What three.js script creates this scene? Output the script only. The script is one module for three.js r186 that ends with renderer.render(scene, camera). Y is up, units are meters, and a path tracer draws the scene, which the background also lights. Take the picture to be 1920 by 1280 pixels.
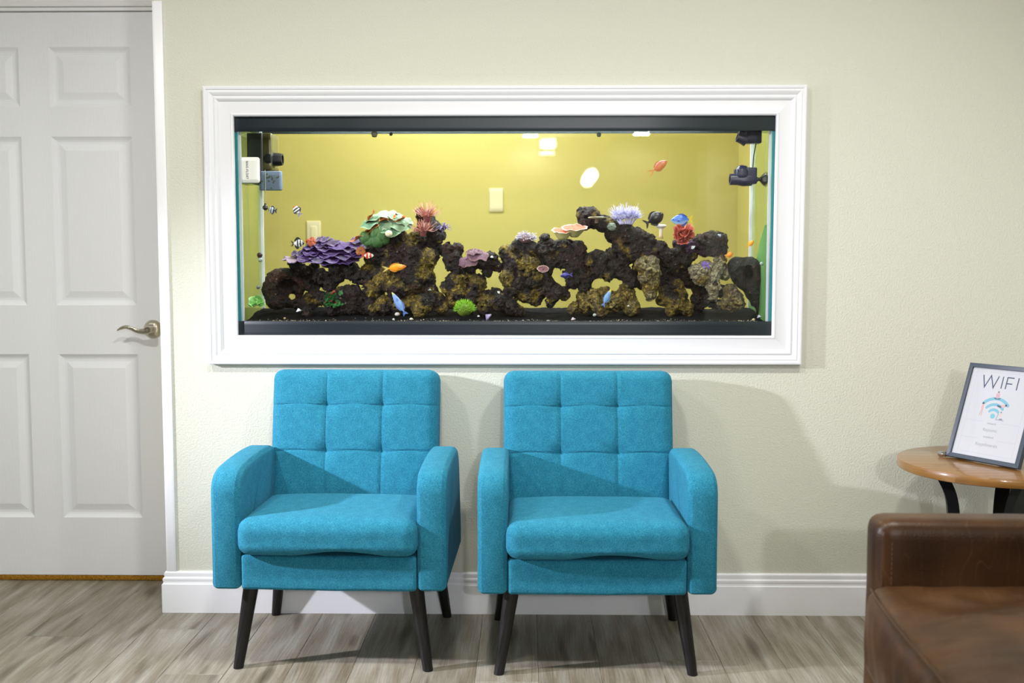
import * as THREE from 'three';
import { RectAreaLightUniformsLib } from 'three/addons/lights/RectAreaLightUniformsLib.js';
import { mergeGeometries, mergeVertices, toCreasedNormals } from 'three/addons/utils/BufferGeometryUtils.js';
import { ImprovedNoise } from 'three/addons/math/ImprovedNoise.js';
import { FontLoader } from 'three/addons/loaders/FontLoader.js';

// ------------------------------------------------------------------ camera
const W = 1920, H = 1280, FOCAL = 1867, CAM = [0, 1.1485, 3.2478], PITCH = -0.0741, YAW = 0.0135;
const scene = new THREE.Scene();
scene.background = new THREE.Color(0, 0, 0);
const camera = new THREE.PerspectiveCamera(2 * Math.atan(H / 2 / FOCAL) * 180 / Math.PI, W / H, 0.05, 60);
camera.position.set(...CAM);
camera.rotation.order = 'YXZ';
camera.rotation.set(PITCH, YAW, 0);
camera.focus = 3.0;
camera.userData.fStop = 2.4;
scene.add(camera);

// ------------------------------------------------------------------ renderer, exposure and the strength of each lamp
RectAreaLightUniformsLib.init();
const renderer = new THREE.WebGLRenderer({ antialias: true });
renderer.toneMapping = THREE.LinearToneMapping;
renderer.toneMappingExposure = 0.97;
renderer.shadowMap.enabled = true;
renderer.shadowMap.type = THREE.PCFSoftShadowMap;
const KEY = { at: [-2.72, 1.46, 1.08], aim: [0.38, 0.24, 0.42], cone: 0.52, blend: 1, power: 39, color: new THREE.Color().setRGB(1, 1, 1.12) };      // studio lamp beyond the door corner
const FILL = { at: [0.58, 1.96, 5.6], aim: [0.2, 1.35, 0], cone: 0.42, blend: 0.7, power: 15, color: new THREE.Color().setRGB(1, 1, 1.05) };        // studio lamp behind the camera
const CEILING = { radiance: 3.8, color: new THREE.Color().setRGB(1, 0.99, 0.92) };                     // ceiling panels
const CAN = { power: 7.0, color: new THREE.Color().setRGB(1, 0.985, 0.93) };                              // recessed downlights
const BACK = { power: 3.7, color: new THREE.Color().setRGB(1, 0.98, 0.9) };                             // bulb in the room behind the tank
const TANK = { radiance: 46, color: new THREE.Color().setRGB(0.86, 0.93, 1) };                           // light bar over the tank

// ------------------------------------------------------------------ helpers
const R3 = THREE.MathUtils.degToRad;
function rng(seed) { let s = seed >>> 0; return () => { s = (s + 0x6D2B79F5) >>> 0; let t = s; t = Math.imul(t ^ (t >>> 15), t | 1); t ^= t + Math.imul(t ^ (t >>> 7), t | 61); return ((t ^ (t >>> 14)) >>> 0) / 4294967296; }; }
const perlin = new ImprovedNoise();
const n3 = (x, y, z) => perlin.noise(x + 103.37, y + 57.71, z + 31.13);
function fbm(x, y, z, o = 4) { let a = 0.5, s = 0; for (let i = 0; i < o; i++) { s += a * n3(x, y, z); x *= 2.03; y *= 2.03; z *= 2.03; a *= 0.5; } return s; }
const clamp = (x, a, b) => Math.min(b, Math.max(a, x));
const smooth = (a, b, x) => { const t = clamp((x - a) / (b - a), 0, 1); return t * t * (3 - 2 * t); };
const col = (r, g, b) => new THREE.Color().setRGB(r / 255, g / 255, b / 255, THREE.SRGBColorSpace);
const mixc = (a, b, t) => a.clone().lerp(b, t);
// the point at depth z (metres in front of the wall's face) that the photograph shows at pixel x, y
const camRot = new THREE.Matrix4().makeRotationFromEuler(new THREE.Euler(PITCH, YAW, 0, 'YXZ'));
function at(px, py, z) {
  const d = new THREE.Vector3((px - W / 2) / FOCAL, -(py - H / 2) / FOCAL, -1).applyMatrix4(camRot);
  const t = (z - CAM[2]) / d.z;
  return new THREE.Vector3(CAM[0] + t * d.x, CAM[1] + t * d.y, z);
}
const pxm = (z) => (CAM[2] - z) / FOCAL;                 // metres per pixel at that depth

const taken = new Map();
function numbered(name) { const n = taken.get(name) ?? 0; taken.set(name, n + 1); return n ? name + '_' + String(n).padStart(3, '0') : name; }
function tag(o, label, category, group, kind) {
  o.userData = { ...o.userData, label };
  if (category) o.userData.category = category;
  if (group) o.userData.group = group;
  if (kind) o.userData.kind = kind;
  return o;
}
function thing(name, label, category, pos = [0, 0, 0], turn = 0, group) {
  const o = new THREE.Group(); o.name = numbered(name); o.position.set(...pos); o.rotation.y = turn; scene.add(o);
  return tag(o, label, category, group);
}
function part(name, geo, mat, parent) { const m = new THREE.Mesh(geo, mat); m.name = name; parent.add(m); return m; }
function single(name, geo, mat, label, category, pos = [0, 0, 0], group) {
  const m = new THREE.Mesh(geo, mat); m.name = numbered(name); m.position.set(...pos); scene.add(m); return tag(m, label, category, group);
}
function struct(name, label) { const o = new THREE.Group(); o.name = name; scene.add(o); return tag(o, label, null, null, 'structure'); }
function structMesh(name, geo, mat, label) { const m = new THREE.Mesh(geo, mat); m.name = name; scene.add(m); return tag(m, label, null, null, 'structure'); }
function dup(o, label, pos, turn) {
  const c = o.clone(); c.name = numbered(o.name.replace(/_\d{3}$/, '')); c.userData = { ...o.userData, label };
  if (pos) c.position.set(...pos);
  if (turn !== undefined) c.rotation.y = turn;
  scene.add(c); return c;
}

// uv in metres from the dominant axis of every triangle, then normals that stay sharp past the crease angle
function finish(geo, crease = 40, off = [0, 0]) {
  let g = geo.index ? geo.toNonIndexed() : geo;
  for (const k of Object.keys(g.attributes)) if (!['position', 'color'].includes(k)) g.deleteAttribute(k);
  const p = g.attributes.position, uv = new Float32Array(p.count * 2);
  const a = new THREE.Vector3(), b = new THREE.Vector3(), c = new THREE.Vector3();
  for (let i = 0; i < p.count; i += 3) {
    a.fromBufferAttribute(p, i); b.fromBufferAttribute(p, i + 1); c.fromBufferAttribute(p, i + 2);
    const n = b.clone().sub(a).cross(c.clone().sub(a));
    const x = Math.abs(n.x), y = Math.abs(n.y), z = Math.abs(n.z);
    [a, b, c].forEach((v, k) => {
      const [u, w] = x > y && x > z ? [v.z, v.y] : y > z ? [v.x, v.z] : [v.x, v.y];
      uv[(i + k) * 2] = u + off[0]; uv[(i + k) * 2 + 1] = w + off[1];
    });
  }
  g.setAttribute('uv', new THREE.BufferAttribute(uv, 2));
  if (!g.attributes.normal) g.computeVertexNormals();
  return toCreasedNormals(g, R3(crease));
}
function smoothGeo(geo) { for (const k of ['normal', 'uv']) if (geo.attributes[k]) geo.deleteAttribute(k); const g = mergeVertices(geo, 1e-6); g.computeVertexNormals(); return g; }
function bare(g) { g = g.index ? g.toNonIndexed() : g; for (const k of Object.keys(g.attributes)) if (!['position', 'color'].includes(k)) g.deleteAttribute(k); return g; }
const join = (list) => mergeGeometries(list.map(bare));
// a box with rounded edges, finely divided, pushed by disp(point, outward) => extra Vector3
function softBox(w, h, d, r, seg, disp) {
  const [nx, ny, nz] = seg;
  const g = new THREE.BoxGeometry(2, 2, 2, nx, ny, nz), p = g.attributes.position, v = new THREE.Vector3(), q = new THREE.Vector3();
  const spread = (t, half, n) => { // more rows near the edges, where the rounding is
    if (n < 4) return t * half;
    const e = Math.min(0.35, 4 / n), s = Math.abs(t), inner = half - r;
    return Math.sign(t) * (s > 1 - e ? inner + r * (s - 1 + e) / e : inner * s / (1 - e));
  };
  for (let i = 0; i < p.count; i++) {
    v.fromBufferAttribute(p, i);
    v.set(spread(v.x, w / 2, nx), spread(v.y, h / 2, ny), spread(v.z, d / 2, nz));
    q.set(clamp(v.x, -w / 2 + r, w / 2 - r), clamp(v.y, -h / 2 + r, h / 2 - r), clamp(v.z, -d / 2 + r, d / 2 - r));
    const n = v.clone().sub(q).normalize();
    v.copy(q).addScaledVector(n, r);
    if (disp) v.add(disp(v, n));
    p.setXYZ(i, v.x, v.y, v.z);
  }
  return g;
}
const box = (x0, x1, y0, y1, z0, z1) => new THREE.BoxGeometry(x1 - x0, y1 - y0, z1 - z0).translate((x0 + x1) / 2, (y0 + y1) / 2, (z0 + z1) / 2);
const rbox = (x0, x1, y0, y1, z0, z1, r = 0.004, s = 8) => softBox(x1 - x0, y1 - y0, z1 - z0, Math.min(r, (x1 - x0) / 2.01, (y1 - y0) / 2.01, (z1 - z0) / 2.01), [s, s, s]).translate((x0 + x1) / 2, (y0 + y1) / 2, (z0 + z1) / 2);
// a tube through points with a radius for each (flat: its height over its width)
function limb(points, radii, sides = 10, steps = 24, flat = 1, cap = true) {
  const curve = new THREE.CatmullRomCurve3(points.map((q) => q.isVector3 ? q : new THREE.Vector3(...q)));
  const fr = curve.computeFrenetFrames(steps, false), pos = [], idx = [];
  const rad = (t) => { const k = t * (radii.length - 1), i = Math.min(radii.length - 2, Math.floor(k)); return radii[i] + (radii[i + 1] - radii[i]) * (k - i); };
  for (let i = 0; i <= steps; i++) {
    const c = curve.getPointAt(i / steps), r = rad(i / steps);
    for (let k = 0; k < sides; k++) {
      const a = k / sides * Math.PI * 2, v = c.clone().addScaledVector(fr.normals[i], Math.cos(a) * r).addScaledVector(fr.binormals[i], Math.sin(a) * r * flat);
      pos.push(v.x, v.y, v.z);
    }
  }
  for (let i = 0; i < steps; i++) for (let k = 0; k < sides; k++) {
    const a = i * sides + k, b = i * sides + (k + 1) % sides, c = a + sides, d = b + sides;
    idx.push(a, b, d, a, d, c);
  }
  if (cap) for (const [ring, flip] of [[0, true], [steps, false]]) {
    const c = curve.getPointAt(ring / steps), n = pos.length / 3; pos.push(c.x, c.y, c.z);
    for (let k = 0; k < sides; k++) { const a = ring * sides + k, b = ring * sides + (k + 1) % sides; flip ? idx.push(n, b, a) : idx.push(n, a, b); }
  }
  const g = new THREE.BufferGeometry(); g.setAttribute('position', new THREE.Float32BufferAttribute(pos, 3)); g.setIndex(idx); g.computeVertexNormals();
  return g;
}
// a profile [[a, b], ...] swept along x from x0 to x1; a is height y, b is depth z; ends can be mitred by the amounts m0, m1 (x shift per unit of the given axis)
function sweepX(profile, x0, x1, shift0 = () => 0, shift1 = () => 0) {
  const pos = [], n = profile.length;
  const P = (i, e) => { const [y, z] = profile[i % n]; return e ? [x1 + shift1(y, z), y, z] : [x0 + shift0(y, z), y, z]; };
  for (let i = 0; i < n; i++) { const a = P(i, 0), b = P(i + 1, 0), c = P(i + 1, 1), d = P(i, 1); pos.push(...a, ...b, ...c, ...a, ...c, ...d); }
  const tri = THREE.ShapeUtils.triangulateShape(profile.map(([y, z]) => new THREE.Vector2(y, z)), []);
  for (const [i, j, k] of tri) { pos.push(...P(i, 0), ...P(k, 0), ...P(j, 0), ...P(i, 1), ...P(j, 1), ...P(k, 1)); }
  const g = new THREE.BufferGeometry(); g.setAttribute('position', new THREE.Float32BufferAttribute(pos, 3));
  return orient(g);
}
// turns every closed shape's triangles outward (by its signed volume)
function orient(g) {
  const p = g.attributes.position.array; let vol = 0;
  for (let i = 0; i < p.length; i += 9) vol += p[i] * (p[i + 4] * p[i + 8] - p[i + 5] * p[i + 7]) - p[i + 1] * (p[i + 3] * p[i + 8] - p[i + 5] * p[i + 6]) + p[i + 2] * (p[i + 3] * p[i + 7] - p[i + 4] * p[i + 6]);
  if (vol < 0) for (let i = 0; i < p.length; i += 9) for (let k = 0; k < 3; k++) { const t = p[i + 3 + k]; p[i + 3 + k] = p[i + 6 + k]; p[i + 6 + k] = t; }
  return g;
}

// ------------------------------------------------------------------ textures
function texture(n, m, f, color = true) {      // f(u, v) in 0..1 -> [r, g, b] 0..255 (sRGB) or one grey number
  const d = new Uint8Array(n * m * 4);
  for (let y = 0; y < m; y++) for (let x = 0; x < n; x++) {
    const c = f(x / n, y / m), i = (y * n + x) * 4;
    if (typeof c === 'number') d[i] = d[i + 1] = d[i + 2] = clamp(c, 0, 255); else { d[i] = clamp(c[0], 0, 255); d[i + 1] = clamp(c[1], 0, 255); d[i + 2] = clamp(c[2], 0, 255); }
    d[i + 3] = 255;
  }
  const t = new THREE.DataTexture(d, n, m); t.wrapS = t.wrapT = THREE.RepeatWrapping; t.magFilter = THREE.LinearFilter; t.minFilter = THREE.LinearMipmapLinearFilter; t.generateMipmaps = true;
  if (color) t.colorSpace = THREE.SRGBColorSpace;
  t.needsUpdate = true; return t;
}
function tiled(t, w, h = w) { t.repeat.set(1 / w, 1 / h); return t; }
// gradient noise that repeats over 0..1 in both directions, with fu by fv cells
const hash2 = (i, j, s) => { let h = Math.imul(i + 374761 * s, 668265263) ^ Math.imul(j + 97 * s + 17, 2246822519); h = Math.imul(h ^ (h >>> 13), 1274126177); return ((h ^ (h >>> 16)) >>> 0) / 4294967296 * Math.PI * 2; };
function wrapNoise(u, v, fu, fv, seed) {
  fu = Math.max(1, Math.round(fu)); fv = Math.max(1, Math.round(fv));
  const x = (u - Math.floor(u)) * fu, y = (v - Math.floor(v)) * fv, i = Math.floor(x), j = Math.floor(y), a = x - i, b = y - j;
  const g = (di, dj) => { const t = hash2((i + di) % fu, (j + dj) % fv, Math.round(seed * 10)); return Math.cos(t) * (a - di) + Math.sin(t) * (b - dj); };
  const f = (t) => t * t * t * (t * (t * 6 - 15) + 10), s = f(a), w = f(b);
  return 1.3 * ((g(0, 0) * (1 - s) + g(1, 0) * s) * (1 - w) + (g(0, 1) * (1 - s) + g(1, 1) * s) * w);
}
const std = (color, roughness, extra = {}) => new THREE.MeshStandardMaterial({ color, roughness, ...extra });

const peel = tiled(texture(384, 384, (u, v) => 128 + 110 * wrapNoise(u, v, 52, 52, 3) + 50 * wrapNoise(u, v, 104, 104, 9), false), 0.28);
const wallMat = std(col(208, 209, 195), 0.75, { bumpMap: peel, bumpScale: 0.0009 });
const ceilingMat = std(col(236, 234, 228), 0.9, { bumpMap: peel, bumpScale: 0.001 });
const backRoomMat = std(col(208, 200, 126), 0.8, { bumpMap: peel, bumpScale: 0.0006 });
const farWallMat = std(col(118, 108, 92), 0.85, { bumpMap: peel, bumpScale: 0.0009 });
const frameMat = std(col(228, 229, 234), 0.42);
const trimMat = std(col(242, 243, 247), 0.42);
const skin = tiled(texture(256, 512, (u, v) => 128 + 90 * wrapNoise(u, v, 70, 7, 5) + 50 * wrapNoise(u, v, 120, 16, 8), false), 0.16, 0.5);
const doorMat = std(col(238, 240, 247), 0.5, { bumpMap: skin, bumpScale: 0.0004 });
const nickel = std(col(206, 200, 186), 0.34, { metalness: 1 });
const blackWood = std(col(9, 9, 10), 0.45);
const blackPlastic = std(col(20, 22, 26), 0.4);

// heathered teal upholstery
const heatherRnd = rng(11), heather = new Float32Array(512 * 512);
for (let i = 0; i < heather.length; i++) heather[i] = heatherRnd();
const H1 = (x, y) => heather[((y + 512) % 512) * 512 + ((x + 512) % 512)];
const weave = (u, v) => {
  const x = Math.floor(u * 512), y = Math.floor(v * 512);
  let a = 0, b = 0; for (let k = -2; k <= 2; k++) { a += H1(x + k, y); b += H1(x, y + k); }
  return [a / 5, b / 5, H1(x, y)];
};
const fabricMap = tiled(texture(512, 512, (u, v) => {
  const [a, b, c] = weave(u, v), k = (a + b - 1) * 1.0 + (c - 0.5) * 0.35 + wrapNoise(u, v, 9, 9, 4) * 0.12;
  return [27 + 48 * k, 119 + 52 * k, 147 + 48 * k];
}), 0.22);
const fabricBump = tiled(texture(512, 512, (u, v) => { const [a, b, c] = weave(u, v); return 255 * (0.4 * a + 0.4 * b + 0.2 * c); }, false), 0.22);
const fabric = new THREE.MeshPhysicalMaterial({ map: fabricMap, roughness: 0.95, bumpMap: fabricBump, bumpScale: 0.0005, sheen: 0.12, sheenRoughness: 0.6, sheenColor: col(70, 130, 150) });

// grey-brown vinyl planks
function plankTexture(seed, tone) {
  return tiled(texture(256, 1024, (u, v) => {
    const warp = wrapNoise(u, v, 3, 4, seed) * 0.05;
    const broad = wrapNoise(u + warp, v, 5, 5, seed + 2), streak = wrapNoise(u + warp, v, 36, 5, seed + 4), fine = wrapNoise(u + warp * 0.5, v, 100, 14, seed + 6), pore = wrapNoise(u, v, 120, 40, seed + 8);
    const knot = Math.max(0, wrapNoise(u, v, 4, 5, seed + 12) - 0.32) * 2.2;
    const k = tone + 24 * broad + 15 * streak + 17 * fine - (pore > 0.3 ? 9 : 0) - 44 * knot;
    return [k + 3, k - 4 + 4 * broad, k - 18 + 8 * broad];
  }), 0.19, 1.2);
}
const plankMats = [[1, 134], [21, 142], [41, 129], [61, 137]].map(([s, t]) => std(0xffffff, 0.46, { map: plankTexture(s, t) }));

// oiled oak of the side table
const oakMap = tiled(texture(512, 512, (u, v) => {
  const w = wrapNoise(u, v, 2, 3, 5) * 0.06, ring = Math.sin((v + w) * 2 * Math.PI * 14 + 3 * wrapNoise(u, v, 2, 6, 8));
  const fine = wrapNoise(u, v, 6, 140, 2), knot = Math.max(0, wrapNoise(u, v, 5, 9, 31) - 0.33) * 2;
  const k = 0.5 + 0.12 * ring + 0.28 * fine - 0.5 * knot;
  return [112 + 46 * k, 74 + 40 * k, 28 + 28 * k];
}), 0.5);
const oak = new THREE.MeshPhysicalMaterial({ map: oakMap, roughness: 0.4, clearcoat: 0.8, clearcoatRoughness: 0.12 });

// brown leather
const leatherBump = tiled(texture(512, 512, (u, v) => {
  const a = Math.abs(wrapNoise(u, v, 34, 34, 4)), b = Math.abs(wrapNoise(u, v, 70, 70, 14)), c = wrapNoise(u, v, 5, 5, 6);
  return 90 + 200 * Math.min(a, 0.35) + 130 * Math.min(b, 0.3) + 30 * c;
}, false), 0.22);
const leatherMap = tiled(texture(512, 512, (u, v) => {
  const k = wrapNoise(u, v, 4, 4, 2) + 0.5 * wrapNoise(u, v, 11, 11, 7), s = Math.abs(wrapNoise(u, v, 16, 4, 17)) < 0.012 ? 14 : 0;
  return [64 + 18 * k + s, 40 + 13 * k + s, 19 + 8 * k + s];
}), 0.7);
const leather = new THREE.MeshPhysicalMaterial({ map: leatherMap, roughness: 0.38, specularIntensity: 0.55, bumpMap: leatherBump, bumpScale: 0.0005, clearcoat: 0.03, clearcoatRoughness: 0.25 });
const stitchMat = std(col(98, 62, 38), 0.7);
function glow(color, k) { return new THREE.MeshStandardMaterial({ color: 0x222222, roughness: 0.6, emissive: color, emissiveIntensity: k }); }

// ------------------------------------------------------------------ the room shell
const CEIL = 2.44, X0 = -3.7, X1 = 1.8, ZB = 6.75;
const TX0 = -0.957, TX1 = 0.817, TY0 = 0.922, TY1 = 1.646;            // the opening in the wall for the tank
{
  const s = new THREE.Shape([[-1.193, 0], [X1 + 0.12, 0], [X1 + 0.12, CEIL], [-1.193, CEIL]].map(([x, y]) => new THREE.Vector2(x, y)));
  s.holes.push(new THREE.Path([[TX0, TY0], [TX0, TY1], [TX1, TY1], [TX1, TY0]].map(([x, y]) => new THREE.Vector2(x, y))));
  structMesh('wall_front', finish(new THREE.ExtrudeGeometry(s, { depth: 0.115, bevelEnabled: false }).translate(0, 0, -0.115), 20), wallMat, 'pale sage green wall with orange-peel texture around the aquarium');
}
structMesh('wall_right', finish(box(X1, X1 + 0.12, 0, CEIL, 0, ZB), 20), wallMat, 'sage green side wall beside the side table');
structMesh('wall_rear', finish(box(X0 - 0.12, X1 + 0.12, 0, CEIL, ZB, ZB + 0.12), 20), farWallMat, 'taupe wall across the room from the aquarium');
structMesh('wall_left', finish(box(X0 - 0.12, X0, 0, CEIL, -0.42, ZB), 20), farWallMat, 'taupe outer side wall');
structMesh('wall_stub', finish(box(-2.42, -2.3, 0, CEIL, -0.305, 0.6), 20), wallMat, 'short sage green wall beside the door recess');
{
  const s = new THREE.Shape([[X0, 0], [-2.235, 0], [-2.235, 2.06], [-1.262, 2.06], [-1.262, 0], [-1.193, 0], [-1.193, CEIL], [X0, CEIL]].map(([x, y]) => new THREE.Vector2(x, y)));
  structMesh('wall_door', finish(new THREE.ExtrudeGeometry(s, { depth: 0.115, bevelEnabled: false }).translate(0, 0, -0.42), 20), wallMat, 'recessed wall that holds the white door');
}
structMesh('ceiling', finish(box(X0 - 0.12, X1 + 0.12, CEIL, CEIL + 0.1, -1.8, ZB + 0.12), 20), ceilingMat, 'white ceiling over the room');
// the narrow room behind the tank
structMesh('wall_back_room_left', finish(join([box(-1.193, -1.09, 0, CEIL, -0.42, -0.115), box(-2.52, -2.4, 0, CEIL, -1.8, -0.42)]), 20), backRoomMat, 'yellow lit side walls of the room behind the tank');
structMesh('wall_back_room_right', finish(box(1.035, 1.15, 0, CEIL, -1.8, -0.115), 20), backRoomMat, 'yellow lit side wall seen through the tank');
structMesh('wall_back_room_rear', finish(box(-2.4, 1.035, 0, CEIL, -1.8, -1.66), 20), backRoomMat, 'yellow lit wall seen through the aquarium');

// floor of single planks running towards the wall
{
  const floor = struct('floor', 'grey brown wood-look plank floor');
  part('subfloor', finish(box(X0 - 0.12, X1 + 0.12, -0.1, -0.008, -1.8, ZB + 0.12)), std(col(60, 56, 50), 0.9), floor);
  const PW = 0.178, PL = 1.22, rnd = rng(5), geos = new Map();
  const plank = (w, l, v) => {
    const key = w.toFixed(3) + l.toFixed(3) + v;
    if (!geos.has(key)) {
      const c = 0.0012, g = 0.0002, q = [[w / 2 - g, -0.008, l / 2 - g], [w / 2 - g, -c, l / 2 - g], [w / 2 - g - c, 0, l / 2 - g - c]], pos = [];
      const P = (k, a, b) => [a * q[k][0], q[k][1], b * q[k][2]];
      const cor = [[-1, 1], [1, 1], [1, -1], [-1, -1]];
      for (let k = 0; k < 2; k++) for (let e = 0; e < 4; e++) { const A = cor[e], B = cor[(e + 1) % 4]; pos.push(...P(k, ...A), ...P(k, ...B), ...P(k + 1, ...B), ...P(k, ...A), ...P(k + 1, ...B), ...P(k + 1, ...A)); }
      pos.push(...P(2, ...cor[0]), ...P(2, ...cor[1]), ...P(2, ...cor[2]), ...P(2, ...cor[0]), ...P(2, ...cor[2]), ...P(2, ...cor[3]));
      const b = new THREE.BufferGeometry(); b.setAttribute('position', new THREE.Float32BufferAttribute(pos, 3));
      geos.set(key, finish(b, 20, [v * 0.31 + w, v * 0.47]));
    }
    return geos.get(key);
  };
  for (let i = 0, x = X0; x < X1 - 0.01; i++, x += PW) {
    const w = Math.min(PW, X1 - x), start = -0.42 - PL * rnd();
    for (let z = start; z < ZB; z += PL) {
      const z0 = Math.max(z, -0.42), z1 = Math.min(z + PL, ZB);
      if (z1 - z0 < 0.04) continue;
      if (x > -1.3 && z1 < 0.01) continue;
      const m = part('plank', plank(w, z1 - z0, Math.floor(rnd() * 5)), plankMats[Math.floor(rnd() * 4)], floor);
      m.position.set(x + w / 2, 0, (z0 + z1) / 2);
    }
  }
}

// baseboard, its top edge moulded, wrapping the corner by the door recess
{
  const prof = [[0, 0], [0, 0.016], [0.096, 0.016], [0.099, 0.0125], [0.1045, 0.0115], [0.109, 0.0135], [0.116, 0.0128], [0.1195, 0.009], [0.123, 0.0085], [0.126, 0.0095], [0.134, 0.0085], [0.138, 0.005], [0.138, 0]];
  const g = sweepX(prof, -1.195, X1, (y, z) => -z, () => 0);
  const r = sweepX(prof, -0.3, 0, () => 0, (y, z) => z).rotateY(-Math.PI / 2).translate(-1.195, 0, 0);
  const b = struct('baseboard_front', 'white moulded baseboard along the sage wall');
  part('board', finish(g, 30), trimMat, b);
  part('corner_return', finish(orient(bare(r)), 30), trimMat, b);
}
structMesh('trim_1', finish(join([rbox(-1.1965, -1.164, 0.138, 1.999, -0.02, 0.007, 0.002, 6), box(-1.1965, -1.193, 0.138, 1.999, -0.06, -0.02)]), 40), trimMat, 'narrow white corner trim strip beside the door recess');

// the door in its recess
{
  const d = struct('door_1', 'white six-panel door with brushed nickel lever');
  const Z = -0.32, T = 0.035, xs = [[-2.087, -1.797], [-1.69, -1.4]], ys = [[0.236, 0.836], [1.013, 1.613], [1.718, 1.926]];
  const leafX = [-2.21, -1.286], leafY = [0.022, 2.047];
  const s = new THREE.Shape([[leafX[0], leafY[0]], [leafX[1], leafY[0]], [leafX[1], leafY[1]], [leafX[0], leafY[1]]].map(([x, y]) => new THREE.Vector2(x, y)));
  for (const [a, b] of xs) for (const [c, e] of ys) s.holes.push(new THREE.Path([[a, c], [a, e], [b, e], [b, c]].map(([x, y]) => new THREE.Vector2(x, y))));
  part('door_leaf', finish(new THREE.ExtrudeGeometry(s, { depth: T, bevelEnabled: false }).translate(0, 0, Z - T), 20), doorMat, d);
  const panelGeo = (w, h) => {                                    // moulded edge down, flat, bevel up to the raised field
    const rings = [[0, 0], [0.004, -0.0035], [0.012, -0.0085], [0.018, -0.0105], [0.026, -0.0105], [0.03, -0.0095], [0.05, -0.0032], [0.054, -0.003]], pos = [];
    const rect = ([i, z]) => [[-w / 2 + i, -h / 2 + i, z], [w / 2 - i, -h / 2 + i, z], [w / 2 - i, h / 2 - i, z], [-w / 2 + i, h / 2 - i, z]];
    for (let k = 0; k < rings.length - 1; k++) { const A = rect(rings[k]), B = rect(rings[k + 1]); for (let e = 0; e < 4; e++) { const f = (e + 1) % 4; pos.push(...A[e], ...A[f], ...B[f], ...A[e], ...B[f], ...B[e]); } }
    const L = rect(rings.at(-1)); pos.push(...L[0], ...L[1], ...L[2], ...L[0], ...L[2], ...L[3]);
    const back = rect([0, -T]); pos.push(...back[0], ...back[2], ...back[1], ...back[0], ...back[3], ...back[2]);
    const g = new THREE.BufferGeometry(); g.setAttribute('position', new THREE.Float32BufferAttribute(pos, 3)); return finish(g, 12);
  };
  for (const [a, b] of xs) for (const [c, e] of ys) part('panel', panelGeo(b - a, e - c), doorMat, d).position.set((a + b) / 2, (c + e) / 2, Z);
  const h = part('handle', finish(new THREE.LatheGeometry([[0, 0.017], [0.013, 0.017], [0.017, 0.0165], [0.024, 0.013], [0.031, 0.005], [0.0335, 0.002], [0.0335, 0], [0, 0]].reverse().map(([r, y]) => new THREE.Vector2(r, y)), 48).rotateX(Math.PI / 2), 35), nickel, d);
  h.position.set(-1.343, 0.927, Z + 0.0005);
  part('handle_neck', finish(new THREE.LatheGeometry([[0, 0], [0.0135, 0], [0.0135, 0.02], [0.0105, 0.024], [0.0105, 0.036], [0.013, 0.04], [0.013, 0.053], [0.011, 0.056], [0, 0.056]].map(([r, y]) => new THREE.Vector2(r, y)), 32).rotateX(Math.PI / 2), 35), nickel, h);
  part('lever', finish(limb([[0, -0.002, 0.047], [-0.018, -0.005, 0.047], [-0.038, -0.0035, 0.048], [-0.06, 0.006, 0.049], [-0.08, 0.0105, 0.049], [-0.097, 0.006, 0.049], [-0.11, -0.002, 0.049]], [0.0105, 0.009, 0.0065, 0.006, 0.006, 0.0048, 0.0022], 14, 48, 1.15), 60), nickel, h);
  for (const y of [0.25, 1.05, 1.85]) part('hinge', finish(rbox(-2.214, -2.206, y - 0.045, y + 0.045, Z - 0.004, Z + 0.008, 0.003)), nickel, d);
  // casing round the door: a moulded head and two sides, mitred
  const casing = [[0, 0], [0, 0.011], [0.006, 0.013], [0.012, 0.013], [0.016, 0.010], [0.028, 0.0095], [0.036, 0.014], [0.042, 0.0145], [0.046, 0.012], [0.05, 0.016], [0.06, 0.019], [0.066, 0.018], [0.068, 0]];
  const a = -2.236, b = -1.261, top = 2.061, zf = -0.305;
  const headGeo = sweepX(casing, a, b, (y) => -y, (y) => y).translate(0, top, zf);
  part('casing', finish(headGeo, 25), trimMat, d);
  part('casing', finish(orient(bare(sweepX(casing, 0, top, () => 0, (y) => y).rotateZ(Math.PI / 2).translate(a, 0, zf))), 25), trimMat, d);
  const rs = bare(sweepX(casing, 0, top, () => 0, (y) => y).rotateZ(Math.PI / 2).scale(-1, 1, 1).translate(b, 0, zf));
  part('casing', finish(orient(rs), 25), trimMat, d);
  part('door_stop', finish(join([box(a, b, 2.049, 2.061, -0.42, zf), box(a, a + 0.02, 0, 2.05, -0.42, zf), box(b - 0.02, b, 0, 2.05, -0.42, zf)])), trimMat, d);
}
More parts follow.
